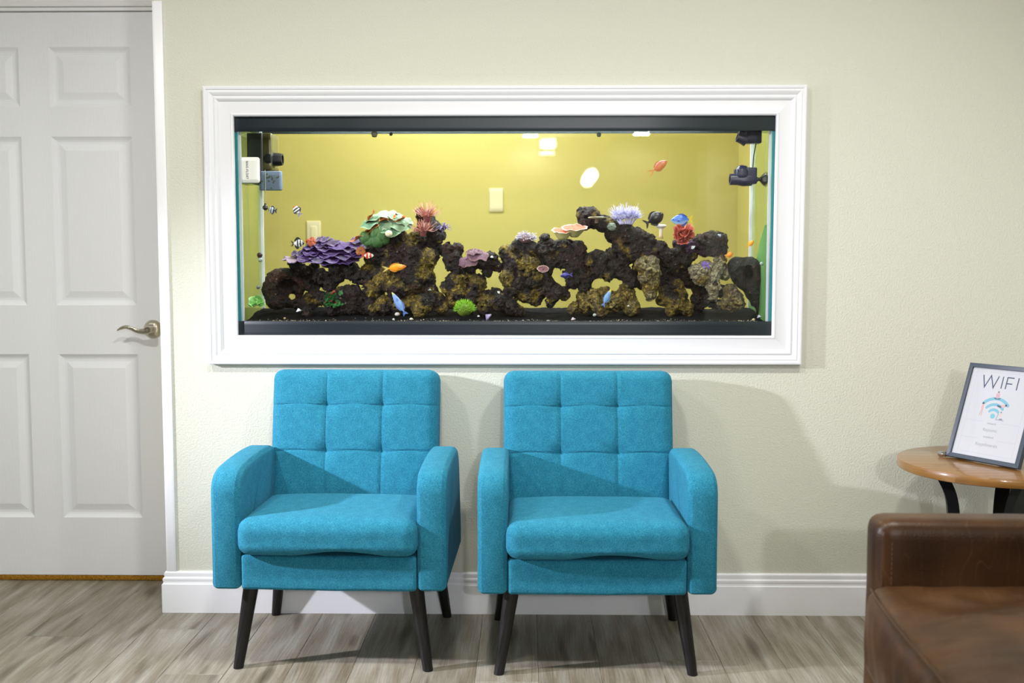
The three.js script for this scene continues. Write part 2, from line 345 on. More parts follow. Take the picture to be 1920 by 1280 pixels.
// the carpet edge that shows in the gap under the door
{
  const c = thing('carpet_edge', 'strip of golden brown carpet showing in the gap under the white door', 'carpet', [-1.75, 0, -0.345]);
  const rnd = rng(77), goldMap = tiled(texture(256, 128, (u, v) => { const k = wrapNoise(u, v, 60, 40, 2) + 0.6 * wrapNoise(u, v, 120, 90, 5); return [158 + 60 * k, 112 + 50 * k, 22 + 30 * k]; }), 0.3, 0.15);
  const gold = std(0xffffff, 1, { map: goldMap });
  part('carpet_base', finish(softBox(0.93, 0.019, 0.05, 0.004, [120, 6, 8], (v) => new THREE.Vector3(0, 0.0012 * n3(v.x * 160, v.y * 200, v.z * 200), 0.0016 * n3(v.x * 210, v.y * 240, 4))).translate(0, 0.0105, 0)), gold, c);
  const tufts = [];
  for (let i = 0; i < 900; i++) {
    const x = (rnd() - 0.5) * 0.925, y = 0.003 + 0.016 * rnd(), t = new THREE.ConeGeometry(0.0011, 0.004 + 0.003 * rnd(), 4);
    t.rotateX(Math.PI / 2 + (rnd() - 0.3) * 1.0).rotateZ((rnd() - 0.5) * 1.2).translate(x, y, 0.0255); tufts.push(bare(t));
  }
  const m = part('carpet_pile', finish(mergeGeometries(tufts), 60), gold, c); m.userData.kind = 'stuff';
}

// the white moulded frame round the tank: four mitred rails
{
  const f = thing('wall_frame', 'wide white moulded frame on the wall around the built-in aquarium', 'frame', [0, 0, 0]);
  const ix0 = -0.941, ix1 = 0.801, iy0 = 0.9275, iy1 = 1.6335, wd = 0.0935;
  const prof = [[0, 0], [0, 0.009], [0.0025, 0.0125], [0.006, 0.0135], [0.009, 0.0125], [0.0105, 0.0115], [0.046, 0.0125], [0.0485, 0.0155], [0.054, 0.019], [0.0575, 0.0195], [0.0605, 0.018], [0.063, 0.0165], [0.0665, 0.019], [0.072, 0.0225], [0.0765, 0.0235], [0.079, 0.0225], [0.0815, 0.0225], [0.084, 0.025], [0.0895, 0.0255], [wd, 0.0235], [wd, 0]];
  const rail = (len) => sweepX(prof, -len / 2, len / 2, (y) => -y, (y) => y);
  const wx = ix1 - ix0, hy = iy1 - iy0, cx = (ix0 + ix1) / 2, cy = (iy0 + iy1) / 2, z = 0.0002;
  const put = (g, name) => part(name, finish(orient(bare(g)), 22), frameMat, f);
  put(rail(wx).translate(cx, iy1, z), 'rail');
  put(rail(wx).rotateZ(Math.PI).translate(cx, iy0, z), 'rail');
  put(rail(hy).rotateZ(Math.PI / 2).translate(ix0, cy, z), 'rail');
  put(rail(hy).rotateZ(-Math.PI / 2).translate(ix1, cy, z), 'rail');
}

// ------------------------------------------------------------------ the teal armchairs
function makeChair(label) {
  const t = thing('armchair', label, 'armchair', [0, 0, 0], 0, 'teal tufted armchairs under the aquarium');
  const D = 0.27;                                                  // shapes are given from the wall; the base lies D in front of it
  const put = (name, g, m = fabric, parent = t, crease = 50) => part(name, finish(g.translate(0, 0, -D), crease), m, parent);
  // tufted back: two columns and two rows of seams, a button where they cross
  const BW = 0.53, BH = 0.46, BT = 0.1, cols = [-0.089, 0.089], rows = [BH / 2 - 0.112, BH / 2 - 0.258];
  const sag = (x) => 0.0022 * Math.cos(x / 0.089 * Math.PI);        // the cross seams droop a little between the buttons
  const tuft = (x, y) => {
    let z = 0.012 * (1 - Math.pow(Math.abs(x) / (BW / 2), 4)) * (1 - Math.pow(Math.abs(y) / (BH / 2), 4));
    for (const c of cols) z -= 0.0036 * Math.exp(-Math.pow((x - c) / 0.0026, 2)) + 0.0014 * Math.exp(-Math.abs(x - c) / 0.02);
    for (const r of rows) { const d = y - r - sag(x) + 0.0022; z -= 0.0036 * Math.exp(-Math.pow(d / 0.0026, 2)) + 0.0014 * Math.exp(-Math.abs(d) / 0.02); }
    for (const c of cols) for (const r of rows) { const d = Math.hypot(x - c, (y - r) * 1.1 + 0.002); z -= 0.0135 * Math.exp(-d / 0.014) + 0.0055 * Math.exp(-Math.pow(d / 0.036, 2)); }
    return z;
  };
  const lean = new THREE.Matrix4().makeRotationX(-R3(10.2)).setPosition(0, 0.592, 0.088);
  const back = softBox(BW, BH, BT, 0.032, [200, 170, 12], (v, n) => new THREE.Vector3(0.002 * n.x, 0, n.z > 0 ? n.z * tuft(v.x, v.y) : 0)).applyMatrix4(lean);
  const bk = put('backrest', back);
  for (const c of cols) for (const r of rows) {
    const b = new THREE.SphereGeometry(0.0095, 16, 10).scale(1, 1, 0.45).translate(c, r, BT / 2 - 0.0165).applyMatrix4(lean);
    put('button', b, fabric, bk);
  }
  // arms: a swept side outline, thick and rounded
  const side = new THREE.Shape();
  side.moveTo(0.03, 0.243); side.lineTo(0.505, 0.243); side.quadraticCurveTo(0.52, 0.243, 0.52, 0.258); side.lineTo(0.52, 0.508);
  side.bezierCurveTo(0.52, 0.558, 0.495, 0.581, 0.44, 0.586); side.bezierCurveTo(0.35, 0.594, 0.25, 0.598, 0.17, 0.592); side.bezierCurveTo(0.12, 0.588, 0.09, 0.55, 0.075, 0.48); side.lineTo(0.03, 0.3); side.closePath();
  const AW = 0.084, bev = 0.019;
  const armGeo = (s) => {
    const g = new THREE.ExtrudeGeometry(side, { depth: AW - 2 * bev, bevelEnabled: true, bevelThickness: bev, bevelSize: bev, bevelOffset: -bev, bevelSegments: 6, curveSegments: 18 });
    g.translate(0, 0, -(AW - 2 * bev) / 2).rotateY(-Math.PI / 2).scale(-1, 1, 1);     // outline's x becomes depth z
    return orient(bare(g)).translate(s * 0.2905, 0, 0);
  };
  for (const s of [-1, 1]) {
    const g = armGeo(s), p = g.attributes.position; let zmin = 1e9; for (let i = 0; i < p.count; i++) zmin = Math.min(zmin, p.getZ(i));
    if (zmin < -0.1) g.scale(1, 1, -1), orient(g);
    put('arm', g, fabric, t, 50);
  }
  // front rail between the arms, with a seam at each end, and the frame behind it
  put('front_rail', softBox(0.4955, 0.1, 0.06, 0.009, [40, 12, 8], (v, n) => new THREE.Vector3(0, 0.0015 * n3(v.x * 9, 1, 2), n.z > 0 ? 0.003 * Math.cos(v.x * 6) : 0)).translate(0, 0.2925, 0.488));
  put('seat_frame', rbox(-0.25, 0.25, 0.249, 0.33, 0.06, 0.46, 0.006));
  // loose seat cushion: crowned, with a soft lower edge lifting over the rail
  const CW = 0.507, CH = 0.102, CD = 0.355;
  const cush = softBox(CW, CH, CD, 0.032, [70, 24, 50], (v, n) => {
    const ex = 1 - Math.pow(Math.abs(v.x) / (CW / 2), 3), ez = 1 - Math.pow(Math.abs(v.z) / (CD / 2), 4);
    const o = new THREE.Vector3();
    if (n.y > 0) o.y += n.y * (0.012 * ex * ez + 0.002 * fbm(v.x * 9, 3, v.z * 9, 3));
    if (n.y < 0) o.y -= n.y * 0.014 * smooth(0, 0.02, v.z - 0.1) * Math.max(0, 0.55 + 0.5 * Math.cos((v.x - 0.05) * 17) - 0.5 * Math.abs(v.x) / 0.25);
    if (n.z > 0) o.z += n.z * (0.01 * ex + 0.003 * fbm(v.x * 12, v.y * 20, 1, 3));
    // stitched edge line along the top and the bottom of the front
    if (n.z > 0.3) o.z -= 0.0022 * (Math.exp(-Math.pow((v.y - 0.033) / 0.003, 2)) + Math.exp(-Math.pow((v.y + 0.036) / 0.003, 2)));
    return o;
  });
  put('seat_cushion', cush.translate(0, 0.396, 0.371).applyMatrix4(new THREE.Matrix4()));
  // four tapered splayed legs
  for (const [x0, z0, x1, z1] of [[-0.236, 0.452, -0.274, 0.474], [0.236, 0.452, 0.274, 0.474], [-0.25, 0.075, -0.285, 0.034], [0.25, 0.075, 0.285, 0.034]]) {
    const g = limb([[x1, 0.0005, z1], [(x0 + x1) / 2, 0.125, (z0 + z1) / 2], [x0, 0.252, z0]], [0.0145, 0.0185, 0.0225], 24, 6);
    // the foot is cut level with the floor
    const p = g.attributes.position; for (let i = 0; i < p.count; i++) if (p.getY(i) < 0.008) p.setY(i, 0.0005);
    put('leg', g, blackWood, t, 50);
  }
  return t;
}
const chair = makeChair('teal tufted armchair with black tapered legs, the one nearer the white door');
chair.position.set(-0.547, 0, 0.27);
chair.rotation.y = -0.022;
dup(chair, 'teal tufted armchair with black tapered legs, the one nearer the brown leather sofa', [0.199, 0, 0.297], 0.004);

// ------------------------------------------------------------------ side table, sign and the brown sofa
const TBL = [1.384, 0, 0.305];
{
  const t = thing('side_table', 'round oak-topped side table with curved black metal legs in the corner', 'table', TBL);
  const r = 0.262;
  part('tabletop', finish(new THREE.LatheGeometry([[0, 0.548], [r - 0.004, 0.548], [r - 0.001, 0.55], [r, 0.553], [r, 0.571], [r - 0.0015, 0.574], [r - 0.005, 0.575], [0, 0.575]].map(([a, b]) => new THREE.Vector2(a, b)), 96), 35, [0.13, 0.21]), oak, t);
  const metal = std(col(18, 18, 20), 0.4, { metalness: 0.5 });
  for (const a of [196, 316, 76]) {
    // flat bar that bends in under the top, runs down and flares at the foot
    const path = [[0.145, 0.546], [0.133, 0.522], [0.111, 0.475], [0.1, 0.42], [0.098, 0.3], [0.11, 0.16], [0.145, 0.06], [0.19, 0.018]];
    const c = new THREE.CatmullRomCurve3(path.map(([x, y]) => new THREE.Vector3(x, y, 0))), pos = [], hw = 0.021, ht = 0.016, N = 40;
    const q = (i, k) => { const p = c.getPoint(i / N), n = c.getTangent(i / N), s = [[-1, -1], [1, -1], [1, 1], [-1, 1]][k % 4]; return [p.x + s[1] * ht * -n.y, p.y + s[1] * ht * n.x, s[0] * hw]; };
    for (let i = 0; i < N; i++) for (let k = 0; k < 4; k++) pos.push(...q(i, k), ...q(i, k + 1), ...q(i + 1, k + 1), ...q(i, k), ...q(i + 1, k + 1), ...q(i + 1, k));
    pos.push(...q(0, 0), ...q(0, 2), ...q(0, 1), ...q(0, 0), ...q(0, 3), ...q(0, 2), ...q(N, 0), ...q(N, 1), ...q(N, 2), ...q(N, 0), ...q(N, 2), ...q(N, 3));
    const g = new THREE.BufferGeometry(); g.setAttribute('position', new THREE.Float32BufferAttribute(pos, 3));
    part('leg', finish(orient(g), 30), metal, t).rotation.y = R3(-a);
  }
  part('top_ring', finish(new THREE.TorusGeometry(0.15, 0.006, 8, 60).rotateX(Math.PI / 2).translate(0, 0.5415, 0), 60), metal, t);
}
{
  const sw = 0.232, sh = 0.295, b = 0.0125, dp = 0.016, tilt = 0.349, yaw = 1.036;
  const g = thing('framed_sign', 'slate-framed white wireless network sign leaning on the round table', 'sign', [1.272, 0.5826, 0.252]);
  g.rotation.order = 'YXZ';
  g.rotation.set(-tilt, -yaw, 0);
  const slate = std(col(56, 66, 80), 0.42), black = std(col(16, 17, 19), 0.6);
  const fr = (x0, x1, y0, y1) => [x0, x1, y0, y1];
  const bars = [[0, sw, 0, b, 'h'], [0, sw, sh - b, sh, 'h'], [0, b, 0, sh, 'v'], [sw - b, sw, 0, sh, 'v']];
  const bar = (x0, x1, y0, y1, dir) => {                      // mitred, a shallow chamfer on the inner side
    const s = new THREE.Shape(), P = dir === 'h' ? (y0 === 0 ? [[0, 0], [sw, 0], [sw - b, b], [b, b]] : [[b, sh - b], [sw - b, sh - b], [sw, sh], [0, sh]]) : (x0 === 0 ? [[0, 0], [b, b], [b, sh - b], [0, sh]] : [[sw, 0], [sw, sh], [sw - b, sh - b], [sw - b, b]]);
    P.forEach(([x, y], i) => i ? s.lineTo(x, y) : s.moveTo(x, y)); s.closePath();
    return finish(new THREE.ExtrudeGeometry(s, { depth: dp - 0.0016, bevelEnabled: true, bevelSize: 0.0008, bevelThickness: 0.0008, bevelOffset: -0.0008, bevelSegments: 2 }).translate(0, 0, -dp + 0.0008), 30);
  };
  for (const [x0, x1, y0, y1, d] of bars) part('frame_bar', bar(x0, x1, y0, y1, d), slate, g);
  const cv = document.createElement('canvas'); cv.width = 820; cv.height = 1072;
  const k = cv.getContext('2d');
  k.fillStyle = '#e3e5ec'; k.fillRect(0, 0, 820, 1072);
  k.strokeStyle = '#d0d4de'; k.lineWidth = 4; k.strokeRect(66, 40, 688, 985);
  k.beginPath(); for (const y of [640, 850]) { k.moveTo(66, y); k.lineTo(300, y); k.moveTo(520, y); k.lineTo(754, y); } k.stroke();
  // WIFI in thin strokes
  k.strokeStyle = '#36426a'; k.lineWidth = 13; k.lineCap = 'butt'; k.lineJoin = 'miter';
  const line = (...p) => { k.beginPath(); p.forEach(([x, y], i) => i ? k.lineTo(x, y) : k.moveTo(x, y)); k.stroke(); };
  line([156, 82], [200, 228], [256, 82], [312, 228], [356, 82]);
  line([412, 80], [412, 228]); line([548, 87], [466, 87], [466, 228]); line([466, 160], [538, 160]); line([604, 80], [604, 228]);
  // fan-shaped symbol with small figures
  k.strokeStyle = '#86cbe6'; k.lineCap = 'round';
  const cx = 398, cy = 565;
  for (const [r, w] of [[206, 36], [134, 34], [72, 32]]) { k.lineWidth = w; k.beginPath(); k.arc(cx, cy - 6, r, -Math.PI * 0.77, -Math.PI * 0.23); k.stroke(); }
  k.fillStyle = '#7fd0e2'; k.beginPath(); k.arc(cx, cy, 30, 0, 7); k.fill();
  const blob = (c, x, y, rx, ry, a = 0) => { k.fillStyle = c; k.beginPath(); k.ellipse(x, y, rx, ry, a, 0, 7); k.fill(); };
  blob('#e8b9c9', 400, 312, 26, 34); blob('#8a7f92', 400, 272, 11, 12); blob('#f3d3cf', 400, 290, 9, 9); k.strokeStyle = '#5d6280'; k.lineWidth = 13; line([366, 348], [392, 356]); line([434, 348], [408, 356]);
  blob('#f4bdb8', 246, 470, 15, 36); blob('#59506a', 244, 424, 14, 13); k.strokeStyle = '#d9b3b4'; k.lineWidth = 9; line([240, 506], [226, 575]); line([252, 506], [252, 575]);
  blob('#f1c4c6', 498, 432, 28, 18, 0.3); blob('#4c5470', 448, 440, 30, 11, 0.3); blob('#444a66', 530, 420, 12, 13);
  blob('#f3d7d0', 494, 540, 15, 22); blob('#8d8fa4', 492, 508, 10, 10); k.strokeStyle = '#b7bcc2'; k.lineWidth = 12; line([446, 600], [462, 530]); line([446, 600], [540, 604]); blob('#8f93ad', 506, 590, 22, 9);
  k.textAlign = 'center'; k.fillStyle = '#8a8e96'; k.font = '30px sans-serif'; k.fillText('network', 410, 668); k.fillText('password', 410, 830);
  k.fillStyle = '#9b9ea6'; k.font = '46px sans-serif'; k.fillText('Raysonic', 410, 752); k.fillText('Rayyellowrals', 410, 930);
  const ct = new THREE.CanvasTexture(cv); ct.colorSpace = THREE.SRGBColorSpace;
  const sheet = new THREE.BoxGeometry(sw - 2 * b, sh - 2 * b, 0.001).translate(sw / 2, sh / 2, -0.006);
  part('printed_sheet', sheet, std(0xcdcdcd, 0.55, { map: ct }), g);
  part('cover_glass', new THREE.PlaneGeometry(sw - 2 * b, sh - 2 * b).translate(sw / 2, sh / 2, -0.0045), new THREE.MeshPhysicalMaterial({ color: 0xffffff, transmission: 1, thickness: 0, roughness: 0.02, ior: 1.45 }), g);
  part('backing_board', finish(rbox(0.002, sw - 0.002, 0.002, sh - 0.002, -dp - 0.004, -dp + 0.007, 0.001)), black, g);
  // the easel leg that holds it up, reaching the table behind
  const leg = part('easel_leg', finish(rbox(-0.03, 0.03, -0.178, 0, -0.003, 0, 0.001).rotateX(R3(38)).translate(sw / 2, 0.2, -dp - 0.004)), black, g);
}
{
  const p = at(1758, 849, 0.235);
  const o = thing('pen', 'small silver metal pen lying beside the framed sign', 'pen', [p.x, 0.5755, 0.235], R3(-12));
  const chrome = std(col(190, 192, 196), 0.2, { metalness: 1 });
  part('barrel', finish(new THREE.LatheGeometry([[0, 0], [0.004, 0.0006], [0.0075, 0.004], [0.0085, 0.009], [0.0078, 0.016], [0.0072, 0.04], [0.0066, 0.1], [0.004, 0.122], [0.0012, 0.132], [0, 0.133]].map(([a, b]) => new THREE.Vector2(a, b)), 24).rotateZ(-Math.PI / 2).translate(0, 0.0086, 0), 50), chrome, o);
  part('grip_band', finish(new THREE.TorusGeometry(0.0077, 0.0009, 8, 24).rotateY(Math.PI / 2).translate(0.022, 0.0086, 0)), std(col(25, 25, 28), 0.5), o);
}
{
  const s = thing('sofa', 'brown leather sofa seen at its seat front and far arm', 'sofa', [0.752, 0, 1.07], R3(-3.5));
  const wr = (x, y, z) => fbm(x * 7, y * 7, z * 7, 3);
  const AT = 0.616, AWD = 0.108, LEN = 0.98, SPAN = 1.95;
  const armG = (z0) => softBox(LEN, AT - 0.05, AWD, 0.032, [60, 50, 16], (v, n) => {
    const o = n.clone().multiplyScalar(0.0025 * wr(v.x + z0, v.y, v.z) + 0.004 * (1 - Math.pow(v.x / (LEN / 2), 2)) * n.y);
    if (n.x < -0.4) o.x -= 0.004 * Math.cos(v.z / AWD * 3);
    return o;
  }).translate(LEN / 2, 0.05 + (AT - 0.05) / 2, z0 + AWD / 2);
  const seamPts = (z) => [[0.012, 0.08, z], [0.011, 0.3, z], [0.011, 0.52, z], [0.017, 0.588, z - 0.006], [0.036, 0.606, z - 0.02]];
  for (const z0 of [0, SPAN - AWD]) {
    const a = part('arm', finish(armG(z0), 50), leather, s);
    if (z0 === 0) {
      part('piping', finish(limb([[0.016, 0.07, AWD - 0.012], [0.015, 0.3, AWD - 0.012], [0.015, 0.541, AWD - 0.012], [0.019, 0.589, AWD - 0.02], [0.022, 0.603, AWD - 0.04], [0.022, 0.609, AWD * 0.5], [0.022, 0.603, 0.03]], [0.0048, 0.0048], 8, 80), 60), leather, a);
      // row of stitches beside the piping
      const st = []; for (let i = 0; i < 46; i++) st.push(bare(new THREE.BoxGeometry(0.0016, 0.0062, 0.0014).translate(0.027, 0.1 + i * 0.0104, AWD + 0.0005)));
      const m = part('stitching', finish(mergeGeometries(st)), stitchMat, a); m.userData.kind = 'stuff';
    }
  }
  part('base', finish(softBox(0.9, 0.25, SPAN - 2 * AWD, 0.02, [20, 10, 30]).translate(0.475, 0.175, SPAN / 2), 50), leather, s);
  part('backrest', finish(softBox(0.24, 0.72, SPAN - 2 * AWD, 0.06, [14, 24, 40], (v, n) => n.clone().multiplyScalar(0.008 * wr(v.x, v.y, v.z))).translate(0.87, 0.52, SPAN / 2), 50), leather, s);
  const SW = 0.7, SH = 0.19, SD = (SPAN - 2 * AWD) / 2 - 0.004;
  for (const k of [0, 1]) {
    const zc = AWD + 0.002 + SD / 2 + k * (SD + 0.004);
    const cush = softBox(SW, SH, SD, 0.04, [90, 30, 110], (v, n) => {
      const ex = 1 - Math.pow(Math.abs(v.x) / (SW / 2), 3), ez = 1 - Math.pow(Math.abs(v.z) / (SD / 2), 3), o = new THREE.Vector3();
      const fx = v.x + SW / 2, fz = v.z + SD / 2;
      if (n.y > 0) {
        o.y += n.y * (0.03 * Math.max(0, ex) * Math.max(0, ez));
        // creases drawn away from the arm corner
        const q = fz * 34 + 7 * fbm(fx * 4, fz * 3, 2 + k, 3) - fx * 9;
        o.y += n.y * 0.0105 * Math.sin(q) * smooth(0.02, 0.16, fx) * smooth(0.62, 0.2, fx) * Math.exp(-Math.pow((fz - 0.17) / 0.16, 2)) * (0.6 + fbm(fx * 10, fz * 8, 5, 2));
        o.y += n.y * 0.009 * fbm(fx * 6, 2, fz * 14, 4);
      }
      if (n.x < 0) {
        o.x += n.x * (0.028 * Math.max(0, ez) * (0.6 + 0.4 * Math.cos(v.y * 14)));
        o.x += n.x * 0.008 * Math.sin(fz * 60 + v.y * 36 + 5 * fbm(fz * 8, v.y * 8, 3, 2)) * fbm(fz * 7 + 3, v.y * 9, 1, 2);
      }
      return o;
    }).translate(SW / 2 - 0.03, 0.296 + SH / 2, zc);
    const c = part('seat_cushion', finish(cush, 50), leather, s);
    const z0 = zc - SD / 2 + 0.02, z1 = zc + SD / 2 - 0.02, pts = [];
    for (let i = 0; i <= 16; i++) { const z = z0 + (z1 - z0) * i / 16, e = Math.max(0, 1 - Math.pow(Math.abs(z - zc) / (SD / 2), 3)); pts.push([-0.017 - 0.022 * e, 0.476 + 0.004 * e, z]); }
    if (!k) part('piping', finish(limb(pts, [0.0036, 0.0036], 8, 120), 60), leather, c);
  }
  for (const [x, z] of [[0.06, 0.06], [0.9, 0.06], [0.06, SPAN - 0.06], [0.9, SPAN - 0.06]]) part('foot', finish(new THREE.CylinderGeometry(0.024, 0.018, 0.06, 20).translate(x, 0.0305, z)), blackWood, s);
}

// ------------------------------------------------------------------ the aquarium
const ZF = -0.004, ZBK = -0.29, GT = 0.022;                     // front face, back face, glass thickness
const AX0 = -0.955, AX1 = 0.815, AY0 = 0.925, AY1 = 1.643;
const rimBlack = std(col(24, 34, 40), 0.35);
const paneMat = new THREE.MeshPhysicalMaterial({ color: 0xffffff, transmission: 1, thickness: 0, roughness: 0.0, ior: 1.33 });
const sidePaneMat = new THREE.MeshPhysicalMaterial({ color: col(232, 246, 240), transmission: 1, thickness: 0, roughness: 0.03, ior: 1.5 });
const tealEdge = new THREE.MeshPhysicalMaterial({ color: col(40, 150, 158), roughness: 0.25, transmission: 0.35, thickness: 0 });
const silicone = new THREE.MeshPhysicalMaterial({ color: col(222, 228, 240), roughness: 0.4, transmission: 0.3, thickness: 0 });
const waterMat = new THREE.MeshPhysicalMaterial({ color: col(253, 254, 248), transmission: 1, thickness: 0, roughness: 0.0, ior: 1.12 });
{
  const t = thing('aquarium', 'long glass reef aquarium with black trim built into the wall', 'aquarium', [(AX0 + AX1) / 2, AY0, ZF]);
  const off = (g) => g.translate(-(AX0 + AX1) / 2, -AY0, -ZF);
  const put = (n, g, m, cr = 40, parent = t) => part(n, finish(off(g), cr), m, parent);
  const zi = ZF - 0.012, zb = ZBK + 0.012;
  put('front_pane', box(AX0 + GT, AX1 - GT, AY0 + 0.012, AY1 - 0.004, zi, ZF - 0.0005), paneMat);
  put('back_pane', box(AX0 + GT, AX1 - GT, AY0 + 0.012, AY1 - 0.02, ZBK, zb), paneMat);
  put('base_pane', box(AX0 + GT, AX1 - GT, AY0, AY0 + 0.012, ZBK, ZF - 0.001), std(col(24, 30, 34), 0.4));
  for (const [x0, x1] of [[AX0, AX0 + GT], [AX1 - GT, AX1]]) {
    const p = put('side_pane', box(x0, x1, AY0 + 0.004, AY1 - 0.004, ZBK, ZF - 0.006), sidePaneMat);
    put('polished_edge', box(x0 + 0.0004, x1 - 0.0004, AY0 + 0.004, AY1 - 0.004, ZF - 0.0058, ZF - 0.001), tealEdge, 40, p);
    const s = x0 === AX0 ? 1 : -1, xi = x0 === AX0 ? x1 : x0;
    put('silicone_seam', box(Math.min(xi, xi + s * 0.007), Math.max(xi, xi + s * 0.007), AY0 + 0.02, AY1 - 0.02, zi - 0.006, zi - 0.0004), silicone, 40, p);
    put('silicone_seam', box(Math.min(xi, xi + s * 0.009), Math.max(xi, xi + s * 0.009), AY0 + 0.02, AY1 - 0.02, zb + 0.0004, zb + 0.008), silicone, 40, p);
  }
  // black plastic rims; the front lips cover the upper and lower edge of the glass
  const rim = (y0, y1, lip, back) => join([rbox(AX0 - 0.001, AX1 + 0.001, y0, y1, ZF, ZF + 0.0035, 0.0015, 6), box(AX0, AX1, lip, lip + 0.006, ZBK, ZF), box(AX0 + GT, AX1 - GT, back, y1, ZBK - 0.004, ZBK - 0.0002)]);
  put('top_rim', join([rbox(AX0 - 0.001, AX1 + 0.001, 1.5865, AY1, ZF, ZF + 0.0035, 0.0015, 6), box(AX0 + GT, AX1 - GT, 1.617, AY1, ZBK - 0.004, ZBK - 0.0002), box(AX0 - 0.001, AX0 + GT, 1.617, AY1, ZBK, ZF - 0.007), box(AX1 - GT, AX1 + 0.001, 1.617, AY1, ZBK, ZF - 0.007)]), rimBlack);
  put('bottom_rim', rbox(AX0 - 0.001, AX1 + 0.001, AY0 - 0.001, 0.974, ZF, ZF + 0.0035, 0.0015, 6), rimBlack);
  const w = put('water', box(AX0 + GT + 0.001, AX1 - GT - 0.001, AY0 + 0.0125, 1.622, zb + 0.001, zi - 0.001), waterMat);
  w.userData.kind = 'stuff';
  // green algae film grown up the inside of the right-hand pane
  const rnd = rng(9), film = [], zz = (k) => zi - 0.01 - k * (zi - zb - 0.02);
  const pts = []; const N = 24; for (let i = 0; i <= N; i++) { const k = i / N; pts.push([zz(k), 0.985 + (0.33 * (1 - 0.55 * k)) * (0.95 + 0.15 * n3(k * 2.5, 4, 2))]); }
  const s = new THREE.Shape(); s.moveTo(zz(0), 0.95); pts.forEach(([a, b]) => s.lineTo(a, b)); s.lineTo(zz(1), 0.95); s.closePath();
  put('algae_film', new THREE.ExtrudeGeometry(s, { depth: 0.0012, bevelEnabled: false }).rotateY(-Math.PI / 2).translate(AX1 - GT - 0.0022, 0, 0), new THREE.MeshPhysicalMaterial({ color: col(44, 118, 14), roughness: 0.9, transmission: 0.2, thickness: 0 }));
}
// black gravel bed, higher at the back
const sandTop = (x, z) => 0.972 + 0.036 * smooth(-0.03, -0.27, z) + 0.016 * fbm(x * 4.5, 3, z * 8, 3) * smooth(-0.02, -0.1, z) + 0.005 * fbm(x * 40, 1, z * 40, 3);
{
  const x0 = AX0 + GT + 0.003, x1 = AX1 - GT - 0.003, z0 = ZF - 0.0145, z1 = ZBK + 0.0145, nx = 420, nz = 60, pos = [], idx = [], cl = [];
  const V = (x, y, z, b) => { pos.push(x, y, z); const k = b + 0.5 * n3(x * 300, y * 300, z * 300); cl.push(0.0035 * (1 + k), 0.0038 * (1 + k), 0.0065 * (1 + k)); return pos.length / 3 - 1; };
  const top = []; for (let j = 0; j <= nz; j++) for (let i = 0; i <= nx; i++) { const x = x0 + (x1 - x0) * i / nx, z = z0 + (z1 - z0) * j / nz; top.push(V(x, sandTop(x, z), z, 0.2)); }
  for (let j = 0; j < nz; j++) for (let i = 0; i < nx; i++) { const a = j * (nx + 1) + i, b = a + 1, c = a + nx + 1, d = c + 1; idx.push(a, b, d, a, d, c); }
  for (const [j, f] of [[0, 1], [nz, 0]]) { const lo = []; for (let i = 0; i <= nx; i++) lo.push(V(pos[3 * (j * (nx + 1) + i)], AY0 + 0.0135, j ? z1 : z0, 0)); for (let i = 0; i < nx; i++) { const a = top[j * (nx + 1) + i], b = top[j * (nx + 1) + i + 1], c = lo[i], d = lo[i + 1]; f ? idx.push(c, d, b, c, b, a) : idx.push(c, b, d, c, a, b); } }
  const g = new THREE.BufferGeometry(); g.setAttribute('position', new THREE.Float32BufferAttribute(pos, 3)); g.setAttribute('color', new THREE.Float32BufferAttribute(cl, 3)); g.setIndex(idx); g.computeVertexNormals();
  const m = single('gravel_bed', g, new THREE.MeshPhysicalMaterial({ vertexColors: true, roughness: 1, specularIntensity: 0.25 }), 'fine black gravel covering the bottom of the aquarium', null); m.userData.kind = 'stuff';
  // pale grains strewn over it
  const rnd = rng(31), grain = new THREE.InstancedMesh(new THREE.IcosahedronGeometry(1, 0), std(0xffffff, 0.7), 620), mm = new THREE.Matrix4(), q = new THREE.Quaternion(), cc = new THREE.Color();
  for (let i = 0; i < 620; i++) {
    const x = x0 + 0.01 + (x1 - x0 - 0.02) * rnd(), z = z0 - 0.002 - 0.06 * Math.pow(rnd(), 1.6), r = 0.0006 + 0.0011 * Math.pow(rnd(), 2);
    q.setFromEuler(new THREE.Euler(rnd() * 6, rnd() * 6, rnd() * 6)); mm.compose(new THREE.Vector3(x, sandTop(x, z) + r * 0.4, z), q, new THREE.Vector3(r, r * 0.8, r * 1.2)); grain.setMatrixAt(i, mm);
    const k = 0.25 + 0.6 * rnd(); grain.setColorAt(i, cc.setRGB(0.9 * k, 0.8 * k, 0.55 * k));
  }
  grain.name = 'gravel_grains'; scene.add(grain); tag(grain, 'pale grains scattered over the black gravel', null, null, 'stuff');
}

